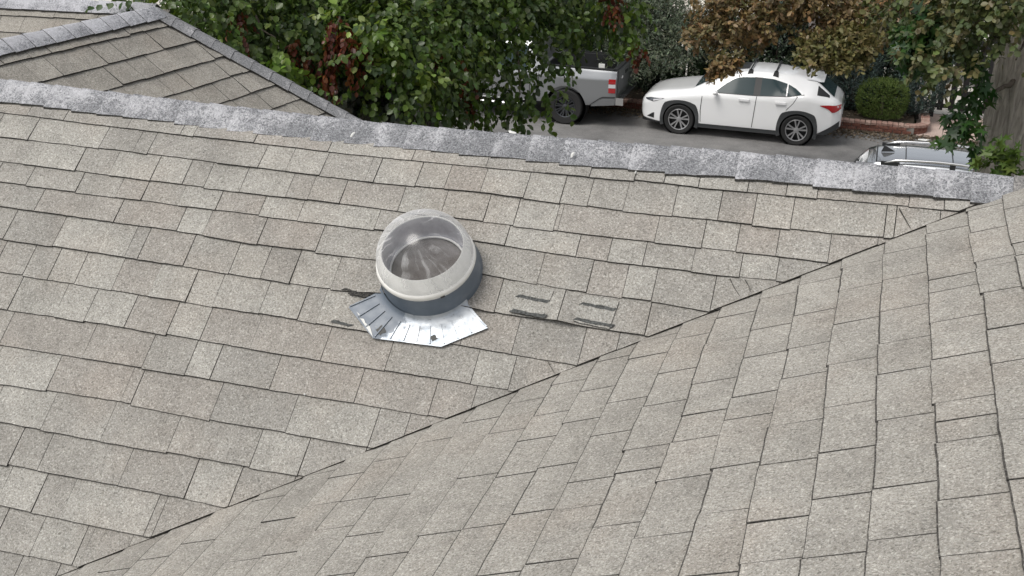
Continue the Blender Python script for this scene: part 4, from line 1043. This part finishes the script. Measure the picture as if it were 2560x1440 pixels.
BROAD = (np.array([(0, 0, 0), (.30, .36, .07), (.68, .33, .05), (1, 0, -.06), (.68, -.33, .05), (.30, -.36, .07), (.5, 0, -.03)]), [(0, 6, 2, 1), (6, 3, 2), (0, 5, 4, 6), (6, 4, 3)])
OVAL = (np.array([(0, 0, 0), (.32, .24, .05), (.70, .26, .04), (1, 0, -.05), (.70, -.26, .04), (.32, -.24, .05), (.5, 0, -.03)]), BROAD[1])
THIN = (np.array([(0, 0, 0), (.45, .13, .02), (1, 0, 0), (.45, -.13, .02)]), [(0, 3, 2, 1)])
_st = [(0, 0, 0)]
for i_ in range(11):
    a_ = math.radians(-150 + i_ * 30); r_s = (1., .42)[i_ % 2] if i_ not in (0, 10) else .62
    r_s = {0: .45, 1: .62, 2: .34, 3: .85, 4: .36, 5: 1., 6: .36, 7: .85, 8: .34, 9: .62, 10: .45}[i_]
    _st.append((.25 + .75 * r_s * math.cos(a_), .75 * r_s * math.sin(a_), -.10 * r_s * r_s))
STAR = (np.array([(.25, 0, .0)] + _st[1:]), [(0, i_, i_ + 1) for i_ in range(1, 11)])
def unit(v): return v / np.maximum(np.linalg.norm(v, axis=-1, keepdims=True), 1e-9)
def leaves(name, parent, pos, axis, nrm, length, colr, m, shape=BROAD, wide=1., stuff=False):
    """one mesh of many separate small leaves; axis = the way each leaf points, nrm = its upper side"""
    N = len(pos); T, F = shape; k = len(T)
    a = unit(axis); b = unit(np.cross(nrm, a)); n = np.cross(a, b)
    V = pos[:, None] + length[:, None, None] * (T[None, :, 0:1] * a[:, None] + wide * T[None, :, 1:2] * b[:, None] + T[None, :, 2:3] * n[:, None])
    me = bpy.data.meshes.new(name)
    lt = np.array([len(f) for f in F]); li = np.concatenate([np.array(f) for f in F])
    me.vertices.add(N * k); me.vertices.foreach_set('co', V.astype('f').ravel())
    me.loops.add(N * len(li)); me.loops.foreach_set('vertex_index', (np.arange(N)[:, None] * k + li[None]).astype('i').ravel())
    me.polygons.add(N * len(F)); tot = np.tile(lt, N); me.polygons.foreach_set('loop_start', np.concatenate([[0], np.cumsum(tot)[:-1]]).astype('i'))
    me.materials.append(m); me.update(calc_edges=True); me.validate()
    at = me.color_attributes.new('leaf', 'FLOAT_COLOR', 'POINT')
    at.data.foreach_set('color', np.repeat(np.c_[colr, np.ones(N)], k, 0).astype('f').ravel())
    o = link(name, me, parent)
    return o
def at(pxx, pyy, D):
    v = M.T @ np.array([(pxx - 1280) / FPX, (pyy - 720) / FPX, 1.]); return CAM + v * D
def blob_points(n, blobs, shell=.45):
    """points spread through ellipsoids, more of them towards their outsides"""
    w_ = np.array([b[3] * b[4] * b[5] for b in blobs]) ** .8; w_ = w_ / w_.sum()
    idx = rng.choice(len(blobs), n, p=w_); d = unit(rng.normal(size=(n, 3))); r = (shell + (1 - shell) * rng.random(n)) ** .7
    r = np.maximum(r, 0); B_ = np.array(blobs)[idx]
    return B_[:, :3] + d * r[:, None] * B_[:, 3:6], d, idx
def sprays(n_tw, blobs, per, tw_len, leaf_len, pal, wts, droop=.35, out=.8, shell=.45, jit=.18, hang=.5):
    """twigs with leaves along them; each twig takes one colour of the palette, each leaf varies it"""
    p0, d, idx = blob_points(n_tw, blobs, shell)
    td = unit(d * out + rng.normal(size=d.shape) * .6 + np.array([0, 0, -droop]))
    L = tw_len * rng.uniform(.6, 1.4, n_tw)
    t_ = np.linspace(.08, 1., per)[None, :] + rng.uniform(-.05, .05, (n_tw, per))
    pos = p0[:, None] + td[:, None] * (t_ * L[:, None])[:, :, None] + np.array([0, 0, -1.]) * (droop * .5 * t_ ** 2 * L[:, None])[:, :, None]
    sd_ = unit(np.cross(td, rng.normal(size=td.shape)))[:, None] * np.where(np.arange(per) % 2, 1, -1)[None, :, None]
    ax = unit(sd_ * .8 + td[:, None] * .55 + rng.normal(size=pos.shape) * .35 + np.array([0, 0, -hang]))
    up = unit(np.array([0, 0, 1.]) + d[:, None] * .7 + rng.normal(size=pos.shape) * .45)
    ci = rng.choice(len(pal), n_tw, p=np.array(wts) / sum(wts)); c = np.array(pal)[ci][:, None] * (1 + jit * rng.normal(size=(n_tw, per, 1))) * (1 + .06 * rng.normal(size=(n_tw, per, 3)))
    ln = leaf_len * rng.uniform(.65, 1.25, (n_tw, per))
    return [q.reshape(-1, 3) for q in (pos, ax, up)] + [ln.ravel(), np.clip(c, .004, 1).reshape(-1, 3)], p0, td, L
def join(*S): return [np.concatenate([s_[i] for s_ in S]) for i in range(5)]
def limb(parent, pts, rad, m=None, name='branch', n=9):
    """a branch through the points, wandering a little"""
    P_ = [Vector(q) for q in pts]; out = []; rr = []
    K = 6
    for i in range(len(P_) - 1):
        for j in range(K):
            f_ = j / K; q = P_[i].lerp(P_[i + 1], f_); w_ = .03 * (P_[i + 1] - P_[i]).length
            if 0 < j: q = q + Vector((rnd.uniform(-1, 1), rnd.uniform(-1, 1), rnd.uniform(-1, 1))) * w_
            out.append(q); rr.append(rad[i] + (rad[i + 1] - rad[i]) * f_)
    out.append(P_[-1]); rr.append(rad[-1])
    mb = MB(m or M_BARK); mb.tube(out, rr, n); return mb.build(name, parent)
def place(o_root, arr):
    """leaf arrays into the tree's own frame"""
    arr = list(arr); arr[0] = arr[0] - np.array(o_root.location); return arr
def rel(o_root, q): return tuple(np.asarray(q, float) - np.array(o_root.location))

# --- the big leafy tree behind the ridge, left of centre
t1x, t1y = -1.9, 9.6
tr1 = tag(empty('leafy_tree', (t1x, t1y, GZ)), 'big dark green broad-leaved tree with rusty dead clusters behind the ridge, hiding the pickup', 'tree')
def B(pxx, pyy, D, rx, rz, ry=None):
    c = at(pxx, pyy, D); return (c[0], c[1], c[2], rx, ry or rx * .9, rz)
crown1 = [B(470, -10, 8.6, .55, .50), B(600, 90, 9.0, .62, .62), B(720, 170, 9.2, .55, .50), B(620, -120, 9.6, .9, .8), B(800, 20, 9.6, .85, .75), B(860, 240, 9.6, .55, .42), B(960, 130, 9.2, .62, .55),
          B(1000, 262, 9.8, .52, .38), B(1060, 225, 10.2, .36, .34), B(1080, 60, 9.8, .70, .62), B(1230, 5, 10.2, .60, .36), B(1350, -20, 10.6, .55, .30), B(1460, -50, 11, .55, .38), B(960, -120, 10.2, 1.1, .8), B(1250, -140, 10.6, 1.1, .7),
          B(1105, 140, 10.2, .36, .36), B(1225, 85, 10.4, .26, .20), B(760, 120, 11.2, .9, 1.1), B(1000, 130, 11.6, .9, .9), B(600, 30, 11.0, .9, 1.1), B(1180, 50, 11.8, .8, .5)]
hang1 = [B(1190, 275, 10.0, .17, .20), B(1120, 270, 10.0, .22, .20), B(1290, 200, 10.2, .16, .26), B(1375, 140, 10.4, .20, .16), B(1365, 210, 10.3, .11, .15), B(1300, 265, 10.2, .07, .18), B(1230, 215, 10.2, .18, .22), B(1560, 20, 11, .22, .22), B(1500, 40, 11, .20, .18), B(1430, 60, 10.8, .20, .14)]
G1 = [(.070, .115, .027), (.090, .142, .031), (.050, .086, .025), (.112, .170, .040), (.075, .110, .048), (.155, .215, .046)]
S1, P1, D1, L1 = sprays(6600, crown1, 9, .22, .054, G1, [4, 6, 3, 5, 3, 1.2], hang=.75, shell=.35)
S2, P2, D2, L2 = sprays(190, hang1, 8, .19, .062, G1, [4, 5, 4, 4, 2, 1], droop=.9, hang=.9)
lime = [B(965, 115, 8.9, .22, .16), B(1015, 160, 8.9, .16, .12), B(930, 75, 8.9, .16, .16), B(700, 150, 8.6, .10, .13), B(720, 185, 8.6, .10, .06), B(1555, 55, 10.8, .14, .14), B(860, 60, 8.9, .12, .14)]
S3, *_ = sprays(120, lime, 8, .19, .066, [(.16, .24, .04), (.12, .20, .035), (.22, .29, .07)], [3, 3, 1], droop=.7, hang=.8)
dead = [B(835, 95, 8.75, .05, .20), B(820, 165, 8.75, .06, .16), B(862, 110, 8.75, .07, .14), B(604, 110, 8.6, .03, .17), B(750, 125, 8.9, .08, .10), B(1170, 200, 9.9, .05, .22), B(1085, 140, 9.7, .10, .06), B(1600, 115, 10.9, .05, .13), B(1530, 8, 10.6, .07, .06), B(990, 292, 9.5, .10, .05), B(1065, 120, 9.6, .06, .06), B(895, 135, 8.8, .06, .12), B(590, 30, 8.8, .05, .12)]
S4, *_ = sprays(150, dead, 8, .11, .046, [(.16, .045, .025), (.22, .075, .035), (.10, .030, .022)], [3, 2, 2], droop=1.2, hang=1.3)
grey = [B(960, 255, 9.3, .30, .20), B(905, 265, 9.3, .22, .14), B(860, 205, 9.2, .2, .15)]
S5, *_ = sprays(150, grey, 8, .24, .075, [(.085, .095, .075), (.11, .115, .09)], [1, 1], droop=1.0, hang=1.1)
leaves('crown', tr1, *place(tr1, join(S1, S2, S3, S5)), M_LEAF, BROAD)
o = leaves('dead_leaves', tr1, *place(tr1, S4), M_LEAF, BROAD); o['label'] = 'hanging clusters of dry rust-red leaves'
limb(tr1, [(0, 0, -.1), (.05, 0, 1.6), (-.05, .05, 3.2), (.1, 0, 4.8)], [.20, .16, .13, .10], name='trunk', n=12)
for q in ((600, 60, 9.4), (860, 60, 9.7), (1050, 90, 10), (1250, 60, 10.5), (1450, 0, 11), (960, 220, 9.8), (720, 0, 11)):
    e_ = rel(tr1, at(*q)); limb(tr1, [(.05, 0, 3.6), (e_[0] * .45, e_[1] * .45, 3.6 + (e_[2] - 3.6) * .6), e_], [.075, .04, .012])
for a_, b_, c_ in (((930, 150, 9.2), (955, 185, 9.15), (960, 235, 9.2)), ((930, 150, 9.2), (915, 190, 9.1), (905, 215, 9.1)), ((1295, 130, 10.2), (1300, 210, 10.15), (1297, 255, 10.2)), ((640, 40, 8.9), (655, 75, 8.85), (690, 95, 8.8)), ((850, 40, 8.8), (838, 90, 8.75), (818, 170, 8.75))):
    limb(tr1, [rel(tr1, at(*a_)), rel(tr1, at(*b_)), rel(tr1, at(*c_))], [.011, .008, .004], M_TWIG, 'twig', 6)

# --- the tree with the stout furrowed trunk at the right edge
t2x, t2y = 4.83, 7.3
tr2 = tag(empty('street_tree', (t2x, t2y, GZ)), 'tree with a stout furrowed grey trunk and star-shaped green leaves at the right edge', 'tree')
mb = MB(bark_mat('furrowed_bark', (.25, .225, .20), (.55, .50, .445), 9)); n = 110; hs_ = 60; vs = []; fs = []
for i in range(hs_ + 1):
    z = 8.6 * i / hs_; r_ = .335 + .10 * max(0, 1 - (z - 0) / 5.2) ** 1.6 + .02 * math.sin(z * 1.3)
    for j in range(n):
        a_ = 2 * math.pi * j / n
        # long ridges of bark that wander and join
        ph = a_ * 27 + 1.6 * math.sin(z * 2.1 + a_ * 3) + 1.1 * math.sin(z * 4.7 - a_ * 5)
        k_ = .5 + .5 * math.sin(ph); rr = r_ + .018 * (k_ ** .6 - .5) + .006 * math.sin(z * 23 + a_ * 11)
        vs.append((rr * math.cos(a_) + .03 * (z - 4), rr * math.sin(a_), z - .05))
for i in range(hs_):
    for j in range(n): fs.append((i * n + j, i * n + (j + 1) % n, (i + 1) * n + (j + 1) % n, (i + 1) * n + j))
mb.add(vs, fs, 0, True); mb.build('trunk', tr2)
G2 = [(.125, .140, .052), (.10, .128, .046), (.145, .132, .056), (.075, .100, .038), (.165, .15, .07)]
crown2 = [B(2455, 70, 9.6, .22, .20), B(2370, 165, 9.8, .20, .13), B(2330, 105, 10, .26, .18), B(2420, 35, 10, .4, .25), B(2560, 40, 9.3, .14, .14), B(2560, -20, 9.3, .3, .2), B(2300, 160, 10.2, .10, .05), B(2410, 175, 9.8, .08, .05), B(2300, 10, 10.4, .4, .25), B(2480, -30, 9.6, .4, .25), B(2560, 190, 9.2, .04, .09), B(2340, 185, 10, .05, .08)]
S6, *_ = sprays(520, crown2, 9, .15, .058, G2, [4, 4, 3, 3, 1], droop=.4, hang=.35, shell=.4)
leaves('crown', tr2, *place(tr2, S6), M_LEAF2, OVAL, 1.35)
shoots = [B(2400, 310, 10.1, .09, .15), B(2425, 345, 10.0, .06, .12), B(2375, 300, 10.2, .06, .06), B(2425, 255, 10.1, .08, .08), B(2415, 385, 10, .03, .03), B(2395, 365, 10, .05, .03), B(2300, 90, 10.2, .18, .18), B(2460, 150, 10.0, .08, .10), B(2440, 225, 10.1, .06, .08)]
S7, *_ = sprays(95, shoots, 5, .12, .115, [(.045, .105, .025), (.030, .075, .022), (.065, .14, .03)], [4, 4, 2], droop=.7, hang=.8, jit=.12)
S8, *_ = sprays(22, [B(2490, 400, 9.6, .09, .06), B(2500, 385, 9.6, .05, .06)], 5, .10, .10, [(.10, .15, .035), (.08, .13, .03)], [1, 1], droop=.1, hang=.1)
leaves('star_leaves', tr2, *place(tr2, S7), M_LEAF, STAR); leaves('star_leaves', tr2, *place(tr2, S8), M_LEAF, STAR)
for q in ((2420, 310, 10.1), (2395, 180, 9.9), (2330, 110, 10.1), (2440, 60, 10), (2540, 150, 9.4)):
    e_ = rel(tr2, at(*q)); b_ = (.03 * (e_[2] - 3.6), 0, e_[2] + .3)
    limb(tr2, [b_, (e_[0] * .6, e_[1] * .6, e_[2] + .22), e_], [.030, .018, .006], M_TWIG)

# --- the brown-leaved tree over the parked crossover
t3x, t3y = 2.1, 25.2
tr3 = tag(empty('brown_leaved_tree', (t3x, t3y, GZ)), 'tree with dull copper-brown leaves spreading over the white crossover', 'tree')
G3 = [(.195, .135, .062), (.160, .112, .052), (.235, .172, .092), (.135, .115, .048), (.235, .145, .065)]
D0 = 23.
def B3(pxx, pyy, D, rx, rz): return B(pxx, pyy, D, rx, rz)
crown3 = [B3(1780, 85, 22, .50, .30), B3(1850, 40, 22, .60, .36), B3(1930, 60, 22, .50, .30), B3(1960, -10, 22, .9, .36), B3(1815, 150, 21.4, .22, .14), B3(1780, 30, 22, .45, .25), B3(2080, 10, 22, .8, .32), B3(2160, 60, 21.6, .50, .30), B3(2230, 20, 21.4, .5, .40), B3(2060, 50, 22, .35, .22), B3(1870, 105, 22.5, .30, .14), B3(2300, -10, 21, .5, .3)]
crown3o = [B3(2060, 125, 21.4, .42, .26), B3(2120, 140, 21.2, .36, .20), B3(2140, 105, 21.2, .4, .26), B3(2010, 110, 22, .15, .12), B3(2050, 160, 21.2, .20, .08)]
S9, *_ = sprays(1150, crown3, 10, .18, .105, G3, [4, 4, 2, 3, 1.6], droop=.05, hang=.0, shell=.35)
S10, *_ = sprays(380, crown3o, 10, .18, .105, [(.165, .145, .058), (.135, .125, .046), (.20, .165, .072)], [3, 3, 1], droop=.05, hang=.0, shell=.35)
S11, *_ = sprays(60, [B3(1810, 165, 21.2, .16, .07), B3(1780, 180, 21.2, .07, .06), B3(1840, 150, 21.2, .10, .04)], 9, .14, .105, G3, [4, 3, 2, 2, 3], droop=.3, hang=.2)
leaves('crown', tr3, *place(tr3, join(S9, S10, S11)), M_LEAF2, OVAL)
M_BARK2 = bark_mat('grey_bark', (.14, .125, .12), (.27, .245, .235), 3)
limb(tr3, [(0, 0, -.1), (.0, -.02, 1.3), (-.08, -.05, 2.6), (-.05, -.1, 4.2)], [.24, .21, .19, .15], M_BARK2, 'trunk', 14)
for q in ((1800, 120, 22), (1880, 60, 22), (2160, 90, 21.6), (2110, 160, 21.2), (2240, 30, 21.4), (1960, 10, 22)):
    e_ = rel(tr3, at(*q)); limb(tr3, [(-.05, -.05, 2.7), (e_[0] * .5, e_[1] * .55, 2.7 + (e_[2] - 2.7) * .7), e_], [.07, .04, .012], M_TWIG)

# ------------------------------------------------------------------ fence, gate and plants behind the street
M_IRON = mat('black_paint', (.012, .012, .013), .5)
fence = tag(empty('picket_fence', (-3, 26.45, GZ)), 'black picket fence with narrow bright gaps behind the planted kerb', 'fence')
pk = MB(M_IRON).box((0, 0, .95), (.115, .022, 1.9)).mesh('picket')
x = -9.5
while x < 7.5:
    o = link('picket', pk, fence); o.location = (x + rnd.uniform(-.006, .006), 0, rnd.uniform(-.01, .01) + .1); x += .165
for z in (.35, 1.7): MB(M_IRON).box((-1., .04, z), (17., .04, .09)).build('rail', fence)
gate = tag(empty('iron_gate', (5.12, 26.1, GZ)), 'black driveway gate with wide slats beyond the pink paving', 'gate')
MB(M_IRON).box((-.16, -.05, 1.0), (.11, .11, 2.1)).build('post', gate)
for z in (.28, .62, 1.75): MB(M_IRON).box((1.25, .02, z), (2.7, .04, .10)).build('rail', gate)
sl_ = MB(M_IRON).box((0, 0, 1.0), (.13, .03, 1.75)).mesh('slat')
for i in range(11): link('slat', sl_, gate).location = (.02 + i * .26, 0, .05)

def bush(name, label, catg, x, y, z0, rx, ry, rz, n, per, tw, ln, pal, wts, m=M_NEEDLE, shape=THIN, droop=-.3, hang=-.3, shell=.75, group=None, square=0., wide=1., out=1.4, stem=True):
    root = tag(empty(name, (x, y, z0)), label, catg, group)
    A_, *_ = sprays(n, [(0, 0, rz, rx, ry, rz)], per, tw, ln, pal, wts, droop=droop, out=out, shell=shell, hang=hang)
    if square:
        p_ = A_[0] / np.array([rx, ry, rz]) - np.array([0, 0, 1]); q = np.linalg.norm(p_, axis=1, keepdims=True); mxx = np.abs(p_).max(1, keepdims=True)
        p_ = p_ * (1 + square * (q / np.maximum(mxx, .05) - 1)); A_[0] = (p_ + np.array([0, 0, 1])) * np.array([rx, ry, rz])
    leaves('foliage', root, *A_, m, shape, wide)
    if stem: limb(root, [(0, 0, -.1), (.02, 0, rz * .6), (0, 0, rz * 1.2)], [.05, .04, .015], name='stem', n=7)
    return root
BLUEG = [(.095, .130, .118), (.075, .105, .098), (.12, .16, .142), (.060, .085, .072)]
bz = GZ + .16
bush('clipped_shrub', 'low clipped rounded green shrub on the brick-edged bed right of the crossover', 'shrub', 3.76, 24.95, bz, .56, .48, .42, 2600, 9, .07, .042, [(.10, .145, .036), (.080, .120, .032), (.13, .175, .05)], [3, 3, 1], square=.35, shell=.90, droop=-.5)
bush('clipped_shrub', 'small green shrub on the bed between the pickup and the crossover', 'shrub', -1.15, 25.6, bz, .50, .45, .45, 1500, 9, .08, .042, [(.045, .095, .025), (.035, .075, .022)], [1, 1], shell=.85)
bush('blue_conifer', 'tall blue-grey conifer right of the clipped shrub by the driveway', 'conifer', 4.62, 25.45, bz, .50, .48, 1.15, 2100, 10, .20, .065, BLUEG, [4, 4, 2, 3], shell=.6, droop=-.7, hang=-.6)
bush('blue_conifer', 'blue-grey conifer behind the tail of the crossover, left of the clipped shrub', 'conifer', 3.05, 25.45, bz, .55, .48, .95, 2000, 10, .20, .065, BLUEG, [3, 4, 1, 4], shell=.6, droop=-.6, hang=-.5)
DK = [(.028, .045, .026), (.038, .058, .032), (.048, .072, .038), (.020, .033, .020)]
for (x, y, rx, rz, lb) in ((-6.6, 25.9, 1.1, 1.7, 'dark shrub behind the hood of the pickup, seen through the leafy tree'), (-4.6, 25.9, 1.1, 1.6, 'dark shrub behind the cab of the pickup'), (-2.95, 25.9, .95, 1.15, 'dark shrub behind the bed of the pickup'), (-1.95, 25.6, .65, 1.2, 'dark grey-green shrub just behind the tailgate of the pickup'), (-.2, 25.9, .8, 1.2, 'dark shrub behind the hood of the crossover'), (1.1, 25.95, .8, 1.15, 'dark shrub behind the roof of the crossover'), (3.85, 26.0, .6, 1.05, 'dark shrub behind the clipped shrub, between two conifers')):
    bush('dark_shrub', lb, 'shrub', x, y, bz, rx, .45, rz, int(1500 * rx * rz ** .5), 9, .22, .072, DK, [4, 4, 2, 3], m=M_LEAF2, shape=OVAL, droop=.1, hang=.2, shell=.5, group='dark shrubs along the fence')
OL = [(.135, .160, .110), (.105, .130, .090), (.165, .19, .135), (.08, .10, .066)]
ot = tag(empty('olive_tree', (-.75, 27.6, GZ)), 'grey-green olive-like tree behind the fence, between the leafy tree and the brown one', 'tree')
S12, *_ = sprays(2700, [B(1640, 60, 29, .95, .85), B(1600, 140, 28.6, .75, .5), B(1700, 110, 28.6, .60, .6), B(1560, 30, 29, .8, .7), B(1690, 20, 29.3, .6, .42), B(1660, -60, 30, .9, .6)], 10, .34, .085, OL, [4, 4, 2, 3], droop=.15, hang=.1, shell=.4)
leaves('crown', ot, *place(ot, S12), M_NEEDLE, THIN, 1.3)
limb(ot, [(0, 0, -.1), (.1, 0, 1.2), (.2, .1, 2.6)], [.14, .11, .06], name='trunk')
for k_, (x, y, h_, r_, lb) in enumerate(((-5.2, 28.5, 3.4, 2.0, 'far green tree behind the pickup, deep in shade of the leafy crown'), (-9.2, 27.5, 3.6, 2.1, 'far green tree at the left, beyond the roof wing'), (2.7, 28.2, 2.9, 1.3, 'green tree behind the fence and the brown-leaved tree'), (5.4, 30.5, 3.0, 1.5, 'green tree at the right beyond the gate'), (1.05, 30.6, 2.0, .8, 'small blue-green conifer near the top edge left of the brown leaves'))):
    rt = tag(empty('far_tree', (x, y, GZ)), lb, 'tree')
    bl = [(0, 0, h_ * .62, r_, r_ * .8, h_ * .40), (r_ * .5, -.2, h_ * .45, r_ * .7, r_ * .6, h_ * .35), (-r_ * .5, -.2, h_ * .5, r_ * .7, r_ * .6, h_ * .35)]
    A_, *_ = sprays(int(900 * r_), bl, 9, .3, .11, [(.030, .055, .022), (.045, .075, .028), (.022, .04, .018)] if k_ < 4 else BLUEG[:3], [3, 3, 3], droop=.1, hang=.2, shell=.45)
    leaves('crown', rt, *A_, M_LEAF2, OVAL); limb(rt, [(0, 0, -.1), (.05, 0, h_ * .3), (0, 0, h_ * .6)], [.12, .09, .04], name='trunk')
# pale neighbouring house beyond the yard
M_CREAM = mat('cream_render', (.74, .72, .66), .85); t = NT(M_CREAM); t.base(t.ramp(t.noise(t.coord(), 1.2, 4), [(.3, (.70, .68, .62)), (.7, (.78, .76, .71))]))
nb = tag(empty('neighbour_house', (2, 44, GZ)), 'pale house far behind, a white sliver at the top edge between the trees', 'house')
MB(M_CREAM).box((0, 0, 1.8), (26, 6, 3.6)).build('wall', nb)
mb = MB(MAT_FIELD); mb.add([(-13.5, -3.5, 3.5), (13.5, -3.5, 3.5), (13.5, 0, 5), (-13.5, 0, 5), (13.5, 3.5, 3.5), (-13.5, 3.5, 3.5)], [(0, 1, 2, 3), (3, 2, 4, 5)]); mb.build('roof', nb)
for x in (-9, -4, 1, 6, 10):
    f_ = MB(MAT_WHITE).box((x, -3.02, 1.7), (1.5, .08, 1.3)).build('window', nb); MB(M_GLASS).box((x, -3.07, 1.7), (1.3, .03, 1.1)).build('pane', f_)

# dry leaves in the gutter and on the bed
def litter(name, n, x0, x1, y0, y1, z, ln, pal, label):
    q = np.c_[rng.uniform(x0, x1, n), y0 + (y1 - y0) * rng.beta(3, 1.2, n), z + rng.uniform(.003, .02, n)]
    o = leaves(name, None, q, unit(rng.normal(size=(n, 3)) * np.array([1, 1, .25])), unit(np.array([0, 0, 1.]) + rng.normal(size=(n, 3)) * .4), ln * rng.uniform(.5, 1.3, n), np.array(pal)[rng.integers(0, len(pal), n)] * rng.uniform(.7, 1.2, (n, 1)), M_LEAF2, OVAL)
    o['kind'] = 'stuff'; o['label'] = label
DRY = [(.20, .15, .10), (.14, .10, .07), (.26, .21, .15), (.10, .085, .06)]
litter('leaf_litter', 5200, -4.2, 6.4, 23.0, KY + .0, GZ + .002, .07, DRY, 'dry brown leaf litter along the gutter')
litter('leaf_litter', 3000, -4.2, 4.5, KY + .15, 26.3, GZ + .165, .07, DRY, 'dry leaves on the planting bed')
